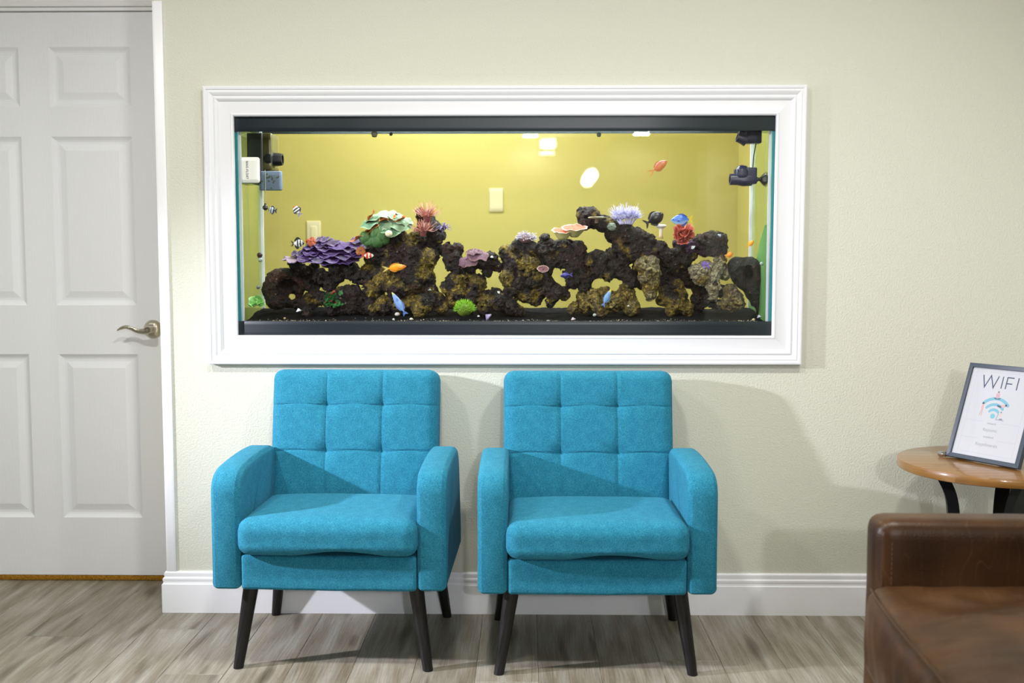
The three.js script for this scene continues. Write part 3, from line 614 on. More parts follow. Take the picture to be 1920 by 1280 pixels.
// ---- live rock: blobs joined smoothly, roughened with noise, meshed with surface nets
function surfaceNets(f, lo, hi, cell) {
  const n = [0, 1, 2].map((k) => Math.ceil((hi[k] - lo[k]) / cell) + 1), [nx, ny, nz] = n, val = new Float32Array(nx * ny * nz);
  const id = (i, j, k) => i + nx * (j + ny * k);
  for (let k = 0; k < nz; k++) for (let j = 0; j < ny; j++) for (let i = 0; i < nx; i++) val[id(i, j, k)] = f(lo[0] + i * cell, lo[1] + j * cell, lo[2] + k * cell);
  const vert = new Int32Array(nx * ny * nz).fill(-1), pos = [], idx = [];
  const E = [[0, 1], [0, 2], [0, 4], [1, 3], [1, 5], [2, 3], [2, 6], [3, 7], [4, 5], [4, 6], [5, 7], [6, 7]];
  for (let k = 0; k < nz - 1; k++) for (let j = 0; j < ny - 1; j++) for (let i = 0; i < nx - 1; i++) {
    const v = []; let m = 0;
    for (let c = 0; c < 8; c++) { const q = val[id(i + (c & 1), j + ((c >> 1) & 1), k + (c >> 2))]; v.push(q); if (q < 0) m |= 1 << c; }
    if (m === 0 || m === 255) continue;
    let x = 0, y = 0, z = 0, s = 0;
    for (const [a, b] of E) { if (((m >> a) & 1) === ((m >> b) & 1)) continue; const t = v[a] / (v[a] - v[b]); x += (a & 1) + t * ((b & 1) - (a & 1)); y += ((a >> 1) & 1) + t * (((b >> 1) & 1) - ((a >> 1) & 1)); z += (a >> 2) + t * ((b >> 2) - (a >> 2)); s++; }
    vert[id(i, j, k)] = pos.length / 3; pos.push(lo[0] + (i + x / s) * cell, lo[1] + (j + y / s) * cell, lo[2] + (k + z / s) * cell);
  }
  const D = [[1, 0, 0], [0, 1, 0], [0, 0, 1]];
  for (let k = 1; k < nz - 1; k++) for (let j = 1; j < ny - 1; j++) for (let i = 1; i < nx - 1; i++) for (let d = 0; d < 3; d++) {
    const a = val[id(i, j, k)] < 0, b = val[id(i + D[d][0], j + D[d][1], k + D[d][2])] < 0;
    if (a === b) continue;
    const u = D[(d + 1) % 3], w = D[(d + 2) % 3];
    const q = [vert[id(i, j, k)], vert[id(i - u[0], j - u[1], k - u[2])], vert[id(i - u[0] - w[0], j - u[1] - w[1], k - u[2] - w[2])], vert[id(i - w[0], j - w[1], k - w[2])]];
    if (q.some((e) => e < 0)) continue;
    a ? idx.push(q[0], q[1], q[2], q[0], q[2], q[3]) : idx.push(q[0], q[2], q[1], q[0], q[3], q[2]);
  }
  const g = new THREE.BufferGeometry(); g.setAttribute('position', new THREE.Float32BufferAttribute(pos, 3)); g.setIndex(idx); g.computeVertexNormals();
  return g;
}
const poreMap = tiled(texture(512, 512, (u, v) => {
  const a = wrapNoise(u, v, 22, 22, 3), b = wrapNoise(u, v, 52, 52, 8), c = wrapNoise(u, v, 110, 110, 15);
  const k = 205 + 110 * a + 120 * b + 90 * c - (b > 0.22 ? 80 : 0);
  return [k, k, k * 0.97];
}), 0.16);
const poreBump = tiled(texture(512, 512, (u, v) => 128 + 120 * wrapNoise(u, v, 22, 22, 3) + 130 * wrapNoise(u, v, 52, 52, 8) + 60 * wrapNoise(u, v, 110, 110, 15), false), 0.16);
const rockMat = new THREE.MeshStandardMaterial({ vertexColors: true, roughness: 0.7, map: poreMap, bumpMap: poreBump, bumpScale: 0.004 });
const linc = (r, g, b) => { const c = col(r, g, b); return [c.r, c.g, c.b]; };
const ROCKC = { dark: linc(46, 18, 32), black: linc(17, 9, 14), olive: linc(168, 142, 36), tan: linc(206, 182, 96), rust: linc(84, 32, 16), pale: linc(214, 206, 180), purple: linc(92, 46, 96) };
const ROCK_Z = -0.145;
// circles are [x, y, radius, depth shift] as the photograph shows them; hollow ones take rock away
function rock(label, circles, { olive = 0.35, pale = 0, top = 'dark', seed = 1, cell = 0.0027, hollow = [], rough = 1, name = 'live_rock', group = 'live rocks in the aquarium' } = {}) {
  const rnd = rng(seed * 97 + 3);
  const s3 = ([x, y, r, dz = (rnd() - 0.5) * 0.05]) => { const p = at(x, y, ROCK_Z + dz); return [p.x, p.y, p.z, (r + 1.6) * pxm(ROCK_Z + dz)]; };
  const S = circles.map(s3), Hs = hollow.map(s3);
  const lo = [1e9, 1e9, 1e9], hi = [-1e9, -1e9, -1e9];
  for (const [x, y, z, r] of S) [x, y, z].forEach((v, k) => { lo[k] = Math.min(lo[k], v - r - 0.016); hi[k] = Math.max(hi[k], v + r + 0.016); });
  hi[2] = Math.min(hi[2], -0.021); lo[2] = Math.max(lo[2], ZBK + 0.018);
  const K = 0.011, o = seed * 13.7;
  const field = (x, y, z) => {
    let d = 1e9;
    for (const [a, b, c, r] of S) { const e = Math.hypot(x - a, y - b, (z - c) * 1.05) - r, h = clamp(0.5 + 0.5 * (d - e) / K, 0, 1); d = d * (1 - h) + e * h - K * h * (1 - h); }
    for (const [a, b, c, r] of Hs) { const e = r - Math.hypot(x - a, y - b, z - c); if (e > d) d = e; }
    if (Math.abs(d) < 0.02) {
      d += rough * (0.012 * fbm(x * 26 + o, y * 26, z * 26, 3) + 0.0055 * n3(x * 95 + o, y * 95, z * 95) + 0.0028 * n3(x * 190, y * 190 + o, z * 190));
      const pit = n3(x * 52, y * 52 + o, z * 52); if (pit > 0.28) d += rough * (pit - 0.28) * 0.045;
    }
    return Math.max(d, z + 0.023, ZBK + 0.02 - z);
  };
  const g = surfaceNets(field, lo, hi, cell), p = g.attributes.position, c = new Float32Array(p.count * 3);
  for (let i = 0; i < p.count; i++) {
    const x = p.getX(i), y = p.getY(i), z = p.getZ(i);
    const a = fbm(x * 17 + o, y * 17, z * 17, 4) + 0.5 * (olive - 0.42) * 1.5, b = fbm(x * 60, y * 60 + o, z * 60, 3), e = n3(x * 150 + o, y * 150, z * 150), u = fbm(x * 11, y * 11, z * 11 + o, 3);
    let m = ROCKC[top].map((q, k) => q + (ROCKC.black[k] - q) * smooth(-0.15, 0.25, u));
    const mixTo = (t, q) => { m = m.map((v, k) => v + (t[k] - v) * q); };
    mixTo(ROCKC.olive, smooth(0.0, 0.2, a) * (0.55 + 0.45 * smooth(-0.2, 0.3, b)));
    mixTo(ROCKC.tan, smooth(0.16, 0.4, a) * smooth(0.05, 0.3, b) * 0.8);
    mixTo(ROCKC.rust, smooth(0.18, 0.34, u + b * 0.4) * 0.6);
    if (pale) mixTo(ROCKC.pale, pale * smooth(-0.12, 0.22, fbm(x * 20 + o, y * 20, z * 20 + 9, 3) + 0.1) );
    if (e > 0.62) mixTo(ROCKC.pale, 0.55);
    const dim = 0.8 + 0.5 * b;
    c[3 * i] = m[0] * dim; c[3 * i + 1] = m[1] * dim; c[3 * i + 2] = m[2] * dim;
  }
  const uv = new Float32Array(p.count * 2), nn = g.attributes.normal;
  for (let i = 0; i < p.count; i++) { const a = Math.abs(nn.getX(i)), b = Math.abs(nn.getY(i)), e = Math.abs(nn.getZ(i)); uv[2 * i] = a > b && a > e ? p.getZ(i) : p.getX(i); uv[2 * i + 1] = b > a && b > e ? p.getZ(i) : p.getY(i); }
  g.setAttribute('uv', new THREE.BufferAttribute(uv, 2)); g.setAttribute('color', new THREE.BufferAttribute(c, 3));
  return single(name, g, rockMat, label, 'rock', [0, 0, 0], group);
}
rock('round hollow dark rock standing at the far end by the white magnet block', [[530, 537, 33, 0], [512, 545, 18, 0.01], [545, 555, 20, 0], [520, 560, 20, 0.02], [556, 535, 16, 0]], { olive: 0.12, top: 'rust', seed: 1, hollow: [[541, 538, 21, 0.055], [541, 540, 17, 0.03], [553, 561, 6, 0.06], [551, 560, 6, 0.04], [550, 558, 6, 0.02], [549, 557, 6, 0], [548, 556, 6, -0.02], [547, 556, 7, -0.04], [546, 556, 7, -0.06]], rough: 0.7 });
rock('dark perforated rock carrying the purple plate coral', [[558, 500, 13, 0], [572, 510, 13, 0], [590, 497, 9, -0.03], [600, 520, 15, 0], [580, 530, 13, 0], [590, 546, 9, 0], [616, 530, 14, 0], [634, 522, 11, 0], [640, 498, 15, 0], [658, 508, 15, 0], [672, 518, 13, 0], [688, 524, 13, 0], [612, 492, 7, 0.02], [560, 540, 9, 0], [548, 490, 9, 0], [626, 505, 7, 0.02]], { olive: 0.08, seed: 2 });
rock('low dark rock with green leaves between the hollow rock and the tall peak', [[580, 566, 15, 0], [600, 558, 13, 0], [617, 562, 15, 0], [640, 552, 15, 0], [660, 552, 18, 0], [655, 574, 15, 0.02], [690, 572, 19, 0], [560, 572, 10, 0.02], [625, 578, 12, 0.02], [575, 585, 8, 0.03]], { olive: 0.3, seed: 3 });
rock('tall craggy peak rock under the pale green mushroom coral', [[700, 478, 18, 0], [724, 465, 22, 0], [748, 448, 18, 0], [738, 495, 25, 0], [768, 470, 24, 0], [770, 502, 25, 0], [798, 485, 19, 0], [720, 520, 24, 0], [700, 542, 19, 0], [745, 538, 22, 0.02], [772, 532, 24, 0], [796, 520, 20, 0], [690, 508, 12, 0], [785, 445, 16, 0], [812, 480, 12, 0], [806, 545, 14, 0]], { olive: 0.52, seed: 4 });
rock('narrow dark pinnacle behind the two pink anemones', [[800, 418, 15, -0.02], [812, 432, 16, -0.02], [822, 442, 13, -0.02], [796, 438, 14, -0.02], [806, 458, 16, -0.03], [798, 476, 14, -0.03], [790, 402, 10, -0.02]], { olive: 0.1, seed: 5 });
rock('rust brown foot of the tall peak beside the slender blue fish', [[722, 572, 18, 0.01], [748, 574, 14, 0.02], [772, 566, 20, 0], [795, 570, 18, 0.02], [818, 562, 15, 0.01], [830, 578, 11, 0.02], [700, 580, 11, 0.02], [785, 584, 12, 0.035]], { olive: 0.5, seed: 6 });
rock('small dark knob of rock between the anemones and the mauve coral', [[840, 464, 11, 0], [856, 466, 11, 0], [850, 482, 14, 0], [860, 496, 11, 0], [838, 480, 8, 0], [826, 468, 7, -0.02], [846, 496, 9, 0]], { olive: 0.14, seed: 7 });
rock('dark glossy rock lump carrying the mauve mushroom coral', [[884, 497, 12, 0], [902, 490, 15, 0], [921, 487, 14, 0], [931, 500, 10, 0], [914, 507, 10, 0], [872, 505, 11, 0], [858, 512, 10, 0]], { olive: 0.16, seed: 8 });
rock('olive rock behind the bright green star polyps', [[852, 526, 15, 0], [876, 522, 17, -0.01], [894, 530, 17, 0], [862, 548, 18, 0], [888, 552, 18, 0], [838, 540, 11, 0], [872, 572, 16, 0], [848, 566, 13, 0]], { olive: 0.62, seed: 9 });
rock('low mottled rock with a white shell stuck to it', [[912, 562, 16, 0], [932, 568, 17, 0.02], [955, 574, 16, 0.02], [906, 580, 12, 0.03], [972, 582, 10, 0.02], [928, 552, 11, 0]], { olive: 0.5, seed: 10 });
rock('big rounded olive rock under the small lavender coral', [[952, 474, 15, 0], [972, 463, 14, 0], [992, 468, 16, 0], [962, 495, 21, 0], [992, 496, 22, 0], [950, 518, 13, 0.02], [968, 530, 19, 0.01], [996, 526, 22, 0], [955, 545, 12, 0.01], [985, 550, 17, 0], [1012, 545, 14, 0], [1004, 562, 10, 0]], { olive: 0.46, seed: 11 });
rock('dark ridge of rock beneath the salmon disc corals', [[1021, 444, 7, 0], [1023, 454, 10, 0], [1018, 470, 14, 0], [1042, 466, 14, 0], [1062, 464, 15, 0], [1084, 470, 15, 0], [1028, 490, 15, 0], [1054, 487, 14, 0], [1080, 492, 16, 0], [1022, 512, 12, 0], [1068, 512, 12, 0], [1074, 532, 11, 0], [1026, 534, 14, 0], [1042, 548, 15, 0.01], [1032, 566, 9, 0], [1058, 552, 10, 0.01], [1092, 515, 14, 0]], { olive: 0.24, seed: 12 });
rock('dark crest rock rising to a knob beside the lavender soft coral', [[1094, 402, 13, 0], [1110, 402, 12, 0], [1098, 418, 11, 0], [1118, 416, 13, 0], [1136, 418, 14, 0], [1152, 424, 14, 0], [1150, 442, 14, 0], [1172, 436, 16, 0], [1166, 460, 17, 0], [1192, 444, 17, 0], [1188, 470, 19, 0], [1212, 454, 17, 0], [1216, 476, 18, 0], [1238, 466, 15, 0], [1252, 480, 15, 0], [1270, 474, 13, 0], [1282, 488, 13, 0], [1296, 478, 10, 0], [1260, 498, 13, 0]], { olive: 0.36, seed: 13 });
rock('dark shelf of rock spanning above the small arch', [[1108, 488, 14, 0], [1130, 490, 15, 0], [1152, 496, 17, 0], [1118, 508, 13, 0], [1100, 522, 12, 0], [1094, 538, 9, 0], [1142, 514, 12, 0], [1168, 510, 15, 0], [1182, 526, 14, 0], [1196, 506, 12, -0.02], [1120, 478, 10, -0.01], [1150, 476, 12, -0.01], [1172, 486, 13, -0.01], [1200, 486, 13, -0.01], [1206, 530, 12, -0.03], [1130, 505, 12, 0]], { olive: 0.3, seed: 14 });
rock('broad low yellow-olive rock behind the yellow-headed blue fish', [[1076, 578, 10, 0.02], [1096, 570, 15, 0.01], [1120, 572, 15, 0.02], [1112, 554, 13, 0], [1136, 552, 14, 0], [1152, 568, 16, 0.01], [1172, 560, 20, 0], [1184, 574, 15, 0.02], [1176, 542, 13, 0], [1090, 556, 9, 0], [1126, 584, 9, 0.03]], { olive: 0.95, pale: 0.12, seed: 15 });
rock('pale pitted upright rock shaped like a mask with a reddish top', [[1204, 497, 13, 0.035], [1220, 494, 13, 0.035], [1226, 508, 12, 0.04], [1211, 517, 14, 0.04], [1224, 532, 12, 0.04], [1220, 552, 10, 0.04], [1216, 540, 11, 0.04]], { olive: 0.9, pale: 0.5, top: 'rust', seed: 16, hollow: [[1207, 513, 4, 0.062], [1218, 511, 4, 0.064]] });
rock('mottled olive rock at the foot of the pale pitted rock', [[1252, 545, 14, 0.01], [1268, 540, 14, 0], [1246, 562, 14, 0.02], [1266, 572, 15, 0.02], [1288, 580, 12, 0.02], [1258, 582, 9, 0.03], [1276, 556, 13, 0]], { olive: 0.62, seed: 17 });
rock('dark rock filling behind the pale head-shaped rock', [[1276, 510, 13, -0.03], [1262, 520, 13, -0.03], [1296, 512, 11, -0.03], [1312, 546, 13, -0.02], [1326, 562, 10, -0.01], [1304, 560, 9, -0.01], [1246, 512, 15, -0.03], [1238, 530, 12, -0.03], [1230, 500, 14, -0.03], [1258, 500, 14, -0.03], [1284, 498, 12, -0.03], [1290, 528, 10, -0.03], [1350, 545, 10, -0.03], [1340, 570, 9, -0.02], [1310, 575, 10, -0.02]], { olive: 0.1, seed: 18 });
rock('purple-black glossy rock beside the coral-pink folded coral', [[1274, 456, 11, 0], [1292, 466, 13, 0], [1312, 454, 15, 0], [1332, 447, 14, 0], [1350, 446, 11, 0], [1356, 460, 8, 0], [1340, 466, 11, 0], [1318, 470, 11, 0], [1358, 470, 6, 0]], { olive: 0.05, top: 'purple', seed: 19 });
rock('pale head-shaped rock with a purple crown', [[1306, 508, 13, 0.03], [1322, 504, 15, 0.03], [1334, 516, 15, 0.03], [1314, 522, 13, 0.03], [1338, 538, 12, 0.03], [1336, 555, 8, 0.03], [1346, 500, 11, 0.01], [1350, 486, 10, 0], [1358, 514, 10, 0]], { olive: 0.55, pale: 0.85, top: 'purple', seed: 20 });
rock('small brown and pink rock beside the leaning urn', [[1370, 546, 12, 0.02], [1380, 556, 11, 0.02], [1366, 568, 12, 0.03], [1384, 570, 9, 0.03], [1351, 572, 7, 0.03]], { olive: 0.55, pale: 0.25, top: 'rust', seed: 21 });
rock('dark leaning urn with an oval mouth against the green-coated pane', [[1384, 503, 20, 0], [1404, 505, 22, 0], [1408, 525, 22, 0], [1392, 520, 18, 0], [1414, 546, 16, 0], [1420, 565, 11, 0], [1425, 583, 7, 0]], { olive: 0.16, top: 'black', seed: 22, rough: 0.45, hollow: [[1402, 508, 9, 0.035], [1404, 516, 10, 0.04], [1406, 525, 9, 0.036], [1404, 514, 9, 0.01]], name: 'urn', group: null });

// ---- corals
const pigment = new THREE.MeshPhysicalMaterial({ vertexColors: true, roughness: 0.6, side: THREE.DoubleSide });
const paint = (g, f) => { const p = g.attributes.position, c = new Float32Array(p.count * 3); for (let i = 0; i < p.count; i++) c.set(f(p.getX(i), p.getY(i), p.getZ(i), i), 3 * i); g.setAttribute('color', new THREE.BufferAttribute(c, 3)); return g; };
const mix3 = (a, b, t) => a.map((v, k) => v + (b[k] - v) * t);
// a ruffled disc or cup round the y axis, its top and underside in colours of their own
function frill({ r = 0.03, rz = r, ruffle = 0.12, wave = 0.1, lobes = 5, cup = 0.15, thick = 0.0022, seed = 1, top = [0.5, 0.5, 0.5], under = top, rim = null, nr = 10, nt = 56, ribs = 0 }) {
  const pos = [], cl = [], idx = [], o = seed * 7.3;
  const P = (i, j, side) => {
    const q = i / nr, a = j / nt * Math.PI * 2, ca = Math.cos(a), sa = Math.sin(a), k = 1 + ruffle * 1.6 * n3(ca * 1.3 + o, sa * 1.3, o) + ruffle * 0.6 * n3(ca * 4 + o, sa * 4, 2);
    let y = cup * r * q * q + wave * r * q * q * Math.sin(a * lobes + o + 2 * n3(ca + o, sa, 5)) + 0.05 * r * n3(ca * q * 3 + o, sa * q * 3, 9);
    if (ribs && side < 0) y += 0.02 * r * Math.sin(a * ribs) * q;
    const e = side * thick / 2 * Math.sqrt(Math.max(0, 1 - Math.pow(q, 6)));
    return [ca * r * q * k, y + e, sa * rz * q * k, q, a];
  };
  for (const side of [1, -1]) for (let i = 0; i <= nr; i++) for (let j = 0; j <= nt; j++) {
    const [x, y, z, q, a] = P(i, j, side); pos.push(x, y, z);
    let c = side > 0 ? top : under; c = c.map((v) => v * (0.86 + 0.3 * n3(x * 260 + o, z * 260, 3) + (ribs && side < 0 ? 0.16 * Math.sin(a * ribs) : 0)));
    if (rim && q > 0.88) c = mix3(c, rim, smooth(0.86, 0.97, q)); cl.push(...c);
  }
  const W1 = nt + 1, B = (nr + 1) * W1;
  for (let i = 0; i < nr; i++) for (let j = 0; j < nt; j++) { const a = i * W1 + j, b = a + 1, c = a + W1, d = c + 1; idx.push(a, b, d, a, d, c, B + a, B + d, B + b, B + a, B + c, B + d); }
  for (let j = 0; j < nt; j++) { const a = nr * W1 + j, b = a + 1; idx.push(a, b, B + b, a, B + b, B + a); }
  const g = new THREE.BufferGeometry(); g.setAttribute('position', new THREE.Float32BufferAttribute(pos, 3)); g.setAttribute('color', new THREE.Float32BufferAttribute(cl, 3)); g.setIndex(idx);
  g.computeVertexNormals(); return g;
}
// a tuft of tapering tentacles on a dome of radius R
function tuftOf({ n = 60, R = 0.01, len = 0.02, r = 0.001, up = 0.25, curl = 0.4, seed = 1, base = [0.3, 0.1, 0.1], tip = [0.8, 0.5, 0.5], knob = 1, squash = 0.7, droop = 0, alt = null }) {
  const rnd = rng(seed * 31 + 7), list = [];
  for (let i = 0; i < n; i++) {
    const u = (i + 0.5) / n, ph = i * 2.39996 + rnd() * 0.5, cy = 1 - u * (1 - up + 0.0) * 1.05, s = Math.sqrt(Math.max(0, 1 - cy * cy));
    const d = new THREE.Vector3(Math.cos(ph) * s, cy, Math.sin(ph) * s).normalize(), L = len * (0.7 + 0.6 * rnd()), p0 = d.clone().multiply(new THREE.Vector3(R, R * squash, R));
    const side = new THREE.Vector3(rnd() - 0.5, rnd() - 0.5, rnd() - 0.5).multiplyScalar(curl * L), p1 = p0.clone().addScaledVector(d, L * 0.55).add(side), p2 = p0.clone().addScaledVector(d, L).add(side).add(new THREE.Vector3((rnd() - 0.5) * curl * L, L * (0.25 - droop), (rnd() - 0.5) * curl * L));
    const g = limb([p0, p1, p2], [r * 1.15, r, r * knob * 0.75, r * knob * 0.45], 5, 5, 1, true), tp = alt && rnd() < 0.35 ? alt : tip, up2 = g.attributes.position.count;
    paint(g, (x, y, z, k) => mix3(base, tp, clamp(k / up2 * 1.25, 0, 1)));
    list.push(bare(g));
  }
  const g = mergeGeometries(list); const m = mergeVertices(g, 1e-6); m.computeVertexNormals(); return m;
}
function lumpGeo(r, sx, sy, sz, seed, amp, c1, c2, det = 4) {
  const g = mergeVertices(bare(new THREE.IcosahedronGeometry(r, det))), p = g.attributes.position, v = new THREE.Vector3(), cl = [];
  for (let i = 0; i < p.count; i++) { v.fromBufferAttribute(p, i); const n = v.clone().normalize(), k = 1 + amp * (fbm(n.x * 2.2 + seed, n.y * 2.2, n.z * 2.2, 3) + 0.4 * n3(n.x * 9 + seed, n.y * 9, n.z * 9)); v.copy(n).multiplyScalar(r * k); p.setXYZ(i, v.x * sx, v.y * sy, v.z * sz); cl.push(...mix3(c1, c2, clamp(0.5 + 1.1 * n3(n.x * 4 + seed, n.y * 4, n.z * 4), 0, 1))); }
  g.setAttribute('color', new THREE.Float32BufferAttribute(cl, 3)); g.computeVertexNormals(); return g;
}
const coral = (name, label, px, py, z, cat = 'coral', group) => { const p = at(px, py, z); return thing(name, label, cat, [p.x, p.y, p.z], 0, group); };
const place = (m, x, y, z, rx = 0, ry = 0, rz = 0) => { m.position.set(x, y, z); m.rotation.set(rx, ry, rz); return m; };

{ // purple plating coral: overlapping thin shelves
  const t = coral('plate_coral', 'wide purple plate coral of stacked thin shelves on the dark perforated rock', 615, 478, -0.125), rnd = rng(41), o = at(615, 478, -0.125);
  const spots = [[548, 486, 26], [575, 482, 30], [585, 472, 24], [600, 478, 34], [610, 466, 28], [625, 484, 34], [632, 470, 34], [648, 478, 34], [655, 466, 30], [668, 474, 28], [600, 458, 22], [618, 455, 24], [640, 460, 28], [672, 462, 22], [560, 476, 18], [590, 486, 30], [612, 490, 26], [604, 448, 16], [670, 450, 18], [684, 464, 16], [640, 488, 24], [660, 486, 22]];
  for (let i = 0; i < 26; i++) { const u = rnd(), x = 560 + 122 * u, y = 462 + 24 * rnd() - 6 * Math.sin(u * 3); spots.push([x, y, 12 + 9 * rnd()]); }
  spots.forEach(([x, y, r0], i) => {
    const r = r0 * 0.86, q = at(x, y, -0.125 + (y - 470) * 0.0016), k = 0.7 + 0.6 * rnd(), pale = x < 552;
    const g = frill({ r: r * pxm(-0.125), rz: r * pxm(-0.125) * 0.85, ruffle: 0.24, wave: 0.09, lobes: 4 + i % 3, cup: 0.05, thick: 0.0026, seed: i + 2, top: pale ? linc(150, 130, 150) : linc(40 * k + 12, 22 * k + 5, 70 * k + 14), under: linc(22, 10, 30), rim: linc(84, 56, 124), nr: 10, nt: 60 });
    place(part('plate', g, pigment, t), q.x - o.x, q.y - o.y, q.z - o.z, 0.28 + 0.2 * rnd(), rnd() * 6, 0).rotation.order = 'XYZ';
  });
}
{ // pale green mushroom coral with orange undersides
  const t = coral('mushroom_coral', 'pale green ruffled mushroom coral with orange undersides on the tall peak', 723, 428, -0.11), o = at(723, 428, -0.11);
  const G1 = linc(122, 152, 122), G2 = linc(88, 130, 100), OR = linc(180, 92, 24), DG = linc(44, 84, 38);
  const caps = [[692, 418, 20, 0.5, 0.3], [722, 400, 24, 0.35, 0.1], [738, 403, 22, 0.3, -0.1], [716, 421, 18, 0.8, 0.2], [728, 424, 19, 0.7, -0.1], [752, 418, 23, 0.75, -0.2], [736, 430, 18, 0.9, 0.1], [757, 412, 17, 0.6, -0.3], [700, 408, 17, 0.3, 0.35]];
  caps.forEach(([x, y, r, tilt, roll], i) => { const q = at(x, y, -0.105 + (y - 415) * 0.0011), R = r * pxm(-0.1); place(part('cap', frill({ r: R, rz: R * 0.9, ruffle: 0.12, wave: 0.12, lobes: 4 + i % 2, cup: -0.1, thick: 0.0024, seed: 60 + i, top: i % 2 ? G1 : G2, under: OR, rim: linc(152, 178, 148) }), pigment, t), q.x - o.x, q.y - o.y, q.z - o.z, tilt, 0, roll); });
  const flaps = [[688, 441, 22, -0.5, 0.4], [700, 428, 18, -0.35, 0.55], [697, 404, 13, -0.6, 0.9], [728, 410, 17, -0.25, 0.15], [750, 412, 13, -0.3, 0.4], [668, 449, 12, -0.3, 0.5]];
  flaps.forEach(([x, y, r, tilt, roll], i) => { const q = at(x, y, -0.1), R = r * pxm(-0.1); place(part('turned_flap', frill({ r: R, rz: R * 0.55, ruffle: 0.25, wave: 0.16, lobes: 3, cup: 0.2, thick: 0.0026, seed: 80 + i, top: OR, under: linc(170, 84, 22), rim: linc(214, 150, 84) }), pigment, t), q.x - o.x, q.y - o.y, q.z - o.z, tilt + 0.7, 0, roll); });
  [[685, 446, 12], [708, 450, 14], [697, 452, 10], [716, 441, 15], [706, 438, 14], [689, 453, 9], [720, 448, 11]].forEach(([x, y, r], i) => { const q = at(x, y, -0.1), R = r * pxm(-0.1); place(part('closed_polyp', lumpGeo(R, 1, 1.05, 0.9, i + 3, 0.12, DG, linc(76, 116, 68), 3), pigment, t), q.x - o.x, q.y - o.y, q.z - o.z); });
  { const q = at(729, 438, -0.075); place(part('white_bud', lumpGeo(7 * pxm(-0.08), 1, 0.9, 0.9, 9, 0.05, linc(214, 206, 176), linc(230, 224, 200), 3), pigment, t), q.x - o.x, q.y - o.y, q.z - o.z); }
}
for (const [x, y, k, lab, up] of [[801, 405, 1, 'large pink anemone crowning the narrow dark pinnacle', 0.05], [793, 432, 0.86, 'smaller pink anemone just below the pinnacle top', -0.05]]) {
  const t = coral('anemone', lab, x, y, -0.1, 'anemone', 'pink anemones'), pm = pxm(-0.1);
  part('tentacles', tuftOf({ n: 70, R: 8.5 * pm * k, len: 17 * pm * k, r: 0.00085, up, curl: 0.32, seed: 5 + Math.round(x), base: linc(120, 40, 34), tip: linc(240, 184, 180), alt: linc(214, 116, 60), knob: 1.15 }), pigment, t).userData.kind = 'stuff';
  part('body_column', paint(new THREE.CylinderGeometry(9 * pm * k, 6 * pm * k, 12 * pm * k, 24, 4).translate(0, -6 * pm * k, 0), () => linc(112, 52, 54)), pigment, t);
  part('oral_disc', lumpGeo(9 * pm * k, 1, 0.5, 1, 3, 0.05, linc(120, 44, 38), linc(150, 70, 50), 3), pigment, t);
}
{ const t = coral('soft_coral', 'little blue-violet frond coral on the far flank of the pinnacle', 833, 426, -0.12); const pm = pxm(-0.12);
  part('fronds', tuftOf({ n: 26, R: 3 * pm, len: 11 * pm, r: 0.0013, up: -0.2, curl: 0.5, seed: 3, base: linc(70, 60, 110), tip: linc(150, 140, 190), droop: 0.7 }), pigment, t).userData.kind = 'stuff';
  part('stalk', lumpGeo(4 * pm, 1, 1.4, 1, 4, 0.2, linc(60, 44, 70), linc(90, 70, 110), 2), pigment, t); }
{ // mauve mushroom coral
  const t = coral('mushroom_coral', 'mauve fuzzy mushroom coral draped over a dark rock lump', 889, 476, -0.11), o = at(889, 476, -0.11);
  [[880, 484, 19, 0.85, 0.35], [896, 474, 20, 0.6, -0.1], [888, 470, 14, 0.3, 0.1], [868, 489, 11, 0.9, 0.5]].forEach(([x, y, r, a, b], i) => { const q = at(x, y, -0.1), R = r * pxm(-0.1); place(part('cap', frill({ r: R, rz: R, ruffle: 0.14, wave: 0.12, lobes: 4, cup: -0.25, thick: 0.004, seed: 20 + i, top: linc(104, 70, 92), under: linc(96, 60, 44), rim: linc(128, 92, 100), nr: 16, nt: 80 }), pigment, t), q.x - o.x, q.y - o.y, q.z - o.z, a, 0, b); });
  const q = at(889, 476, -0.1); place(part('fuzz', tuftOf({ n: 150, R: 17 * pxm(-0.1), len: 0.0028, r: 0.0007, up: 0.3, curl: 0.2, seed: 8, base: linc(84, 56, 78), tip: linc(136, 102, 124), squash: 0.55 }), pigment, t), q.x - o.x, q.y - o.y - 0.003, q.z - o.z, 0.3, 0, 0).userData.kind = 'stuff';
}
for (const [x, y, w, h, n, lab, c1, c2, seed] of [[986, 448, 20, 11, 130, 'small lavender tufted coral on top of the big olive rock', linc(120, 104, 122), linc(196, 192, 214), 12]]) {
  const t = coral('soft_coral', lab, x, y, -0.13), pm = pxm(-0.13);
  part('polyps', tuftOf({ n, R: 13 * pm, len: 7 * pm, r: 0.0011, up: -0.1, curl: 0.6, seed, base: c1, tip: c2, squash: 0.55, knob: 1.6, droop: 0.3 }), pigment, t).userData.kind = 'stuff';
  part('stem', lumpGeo(13 * pm, 1, 0.6, 1, 5, 0.12, linc(120, 84, 86), linc(140, 110, 112), 3), pigment, t);
}
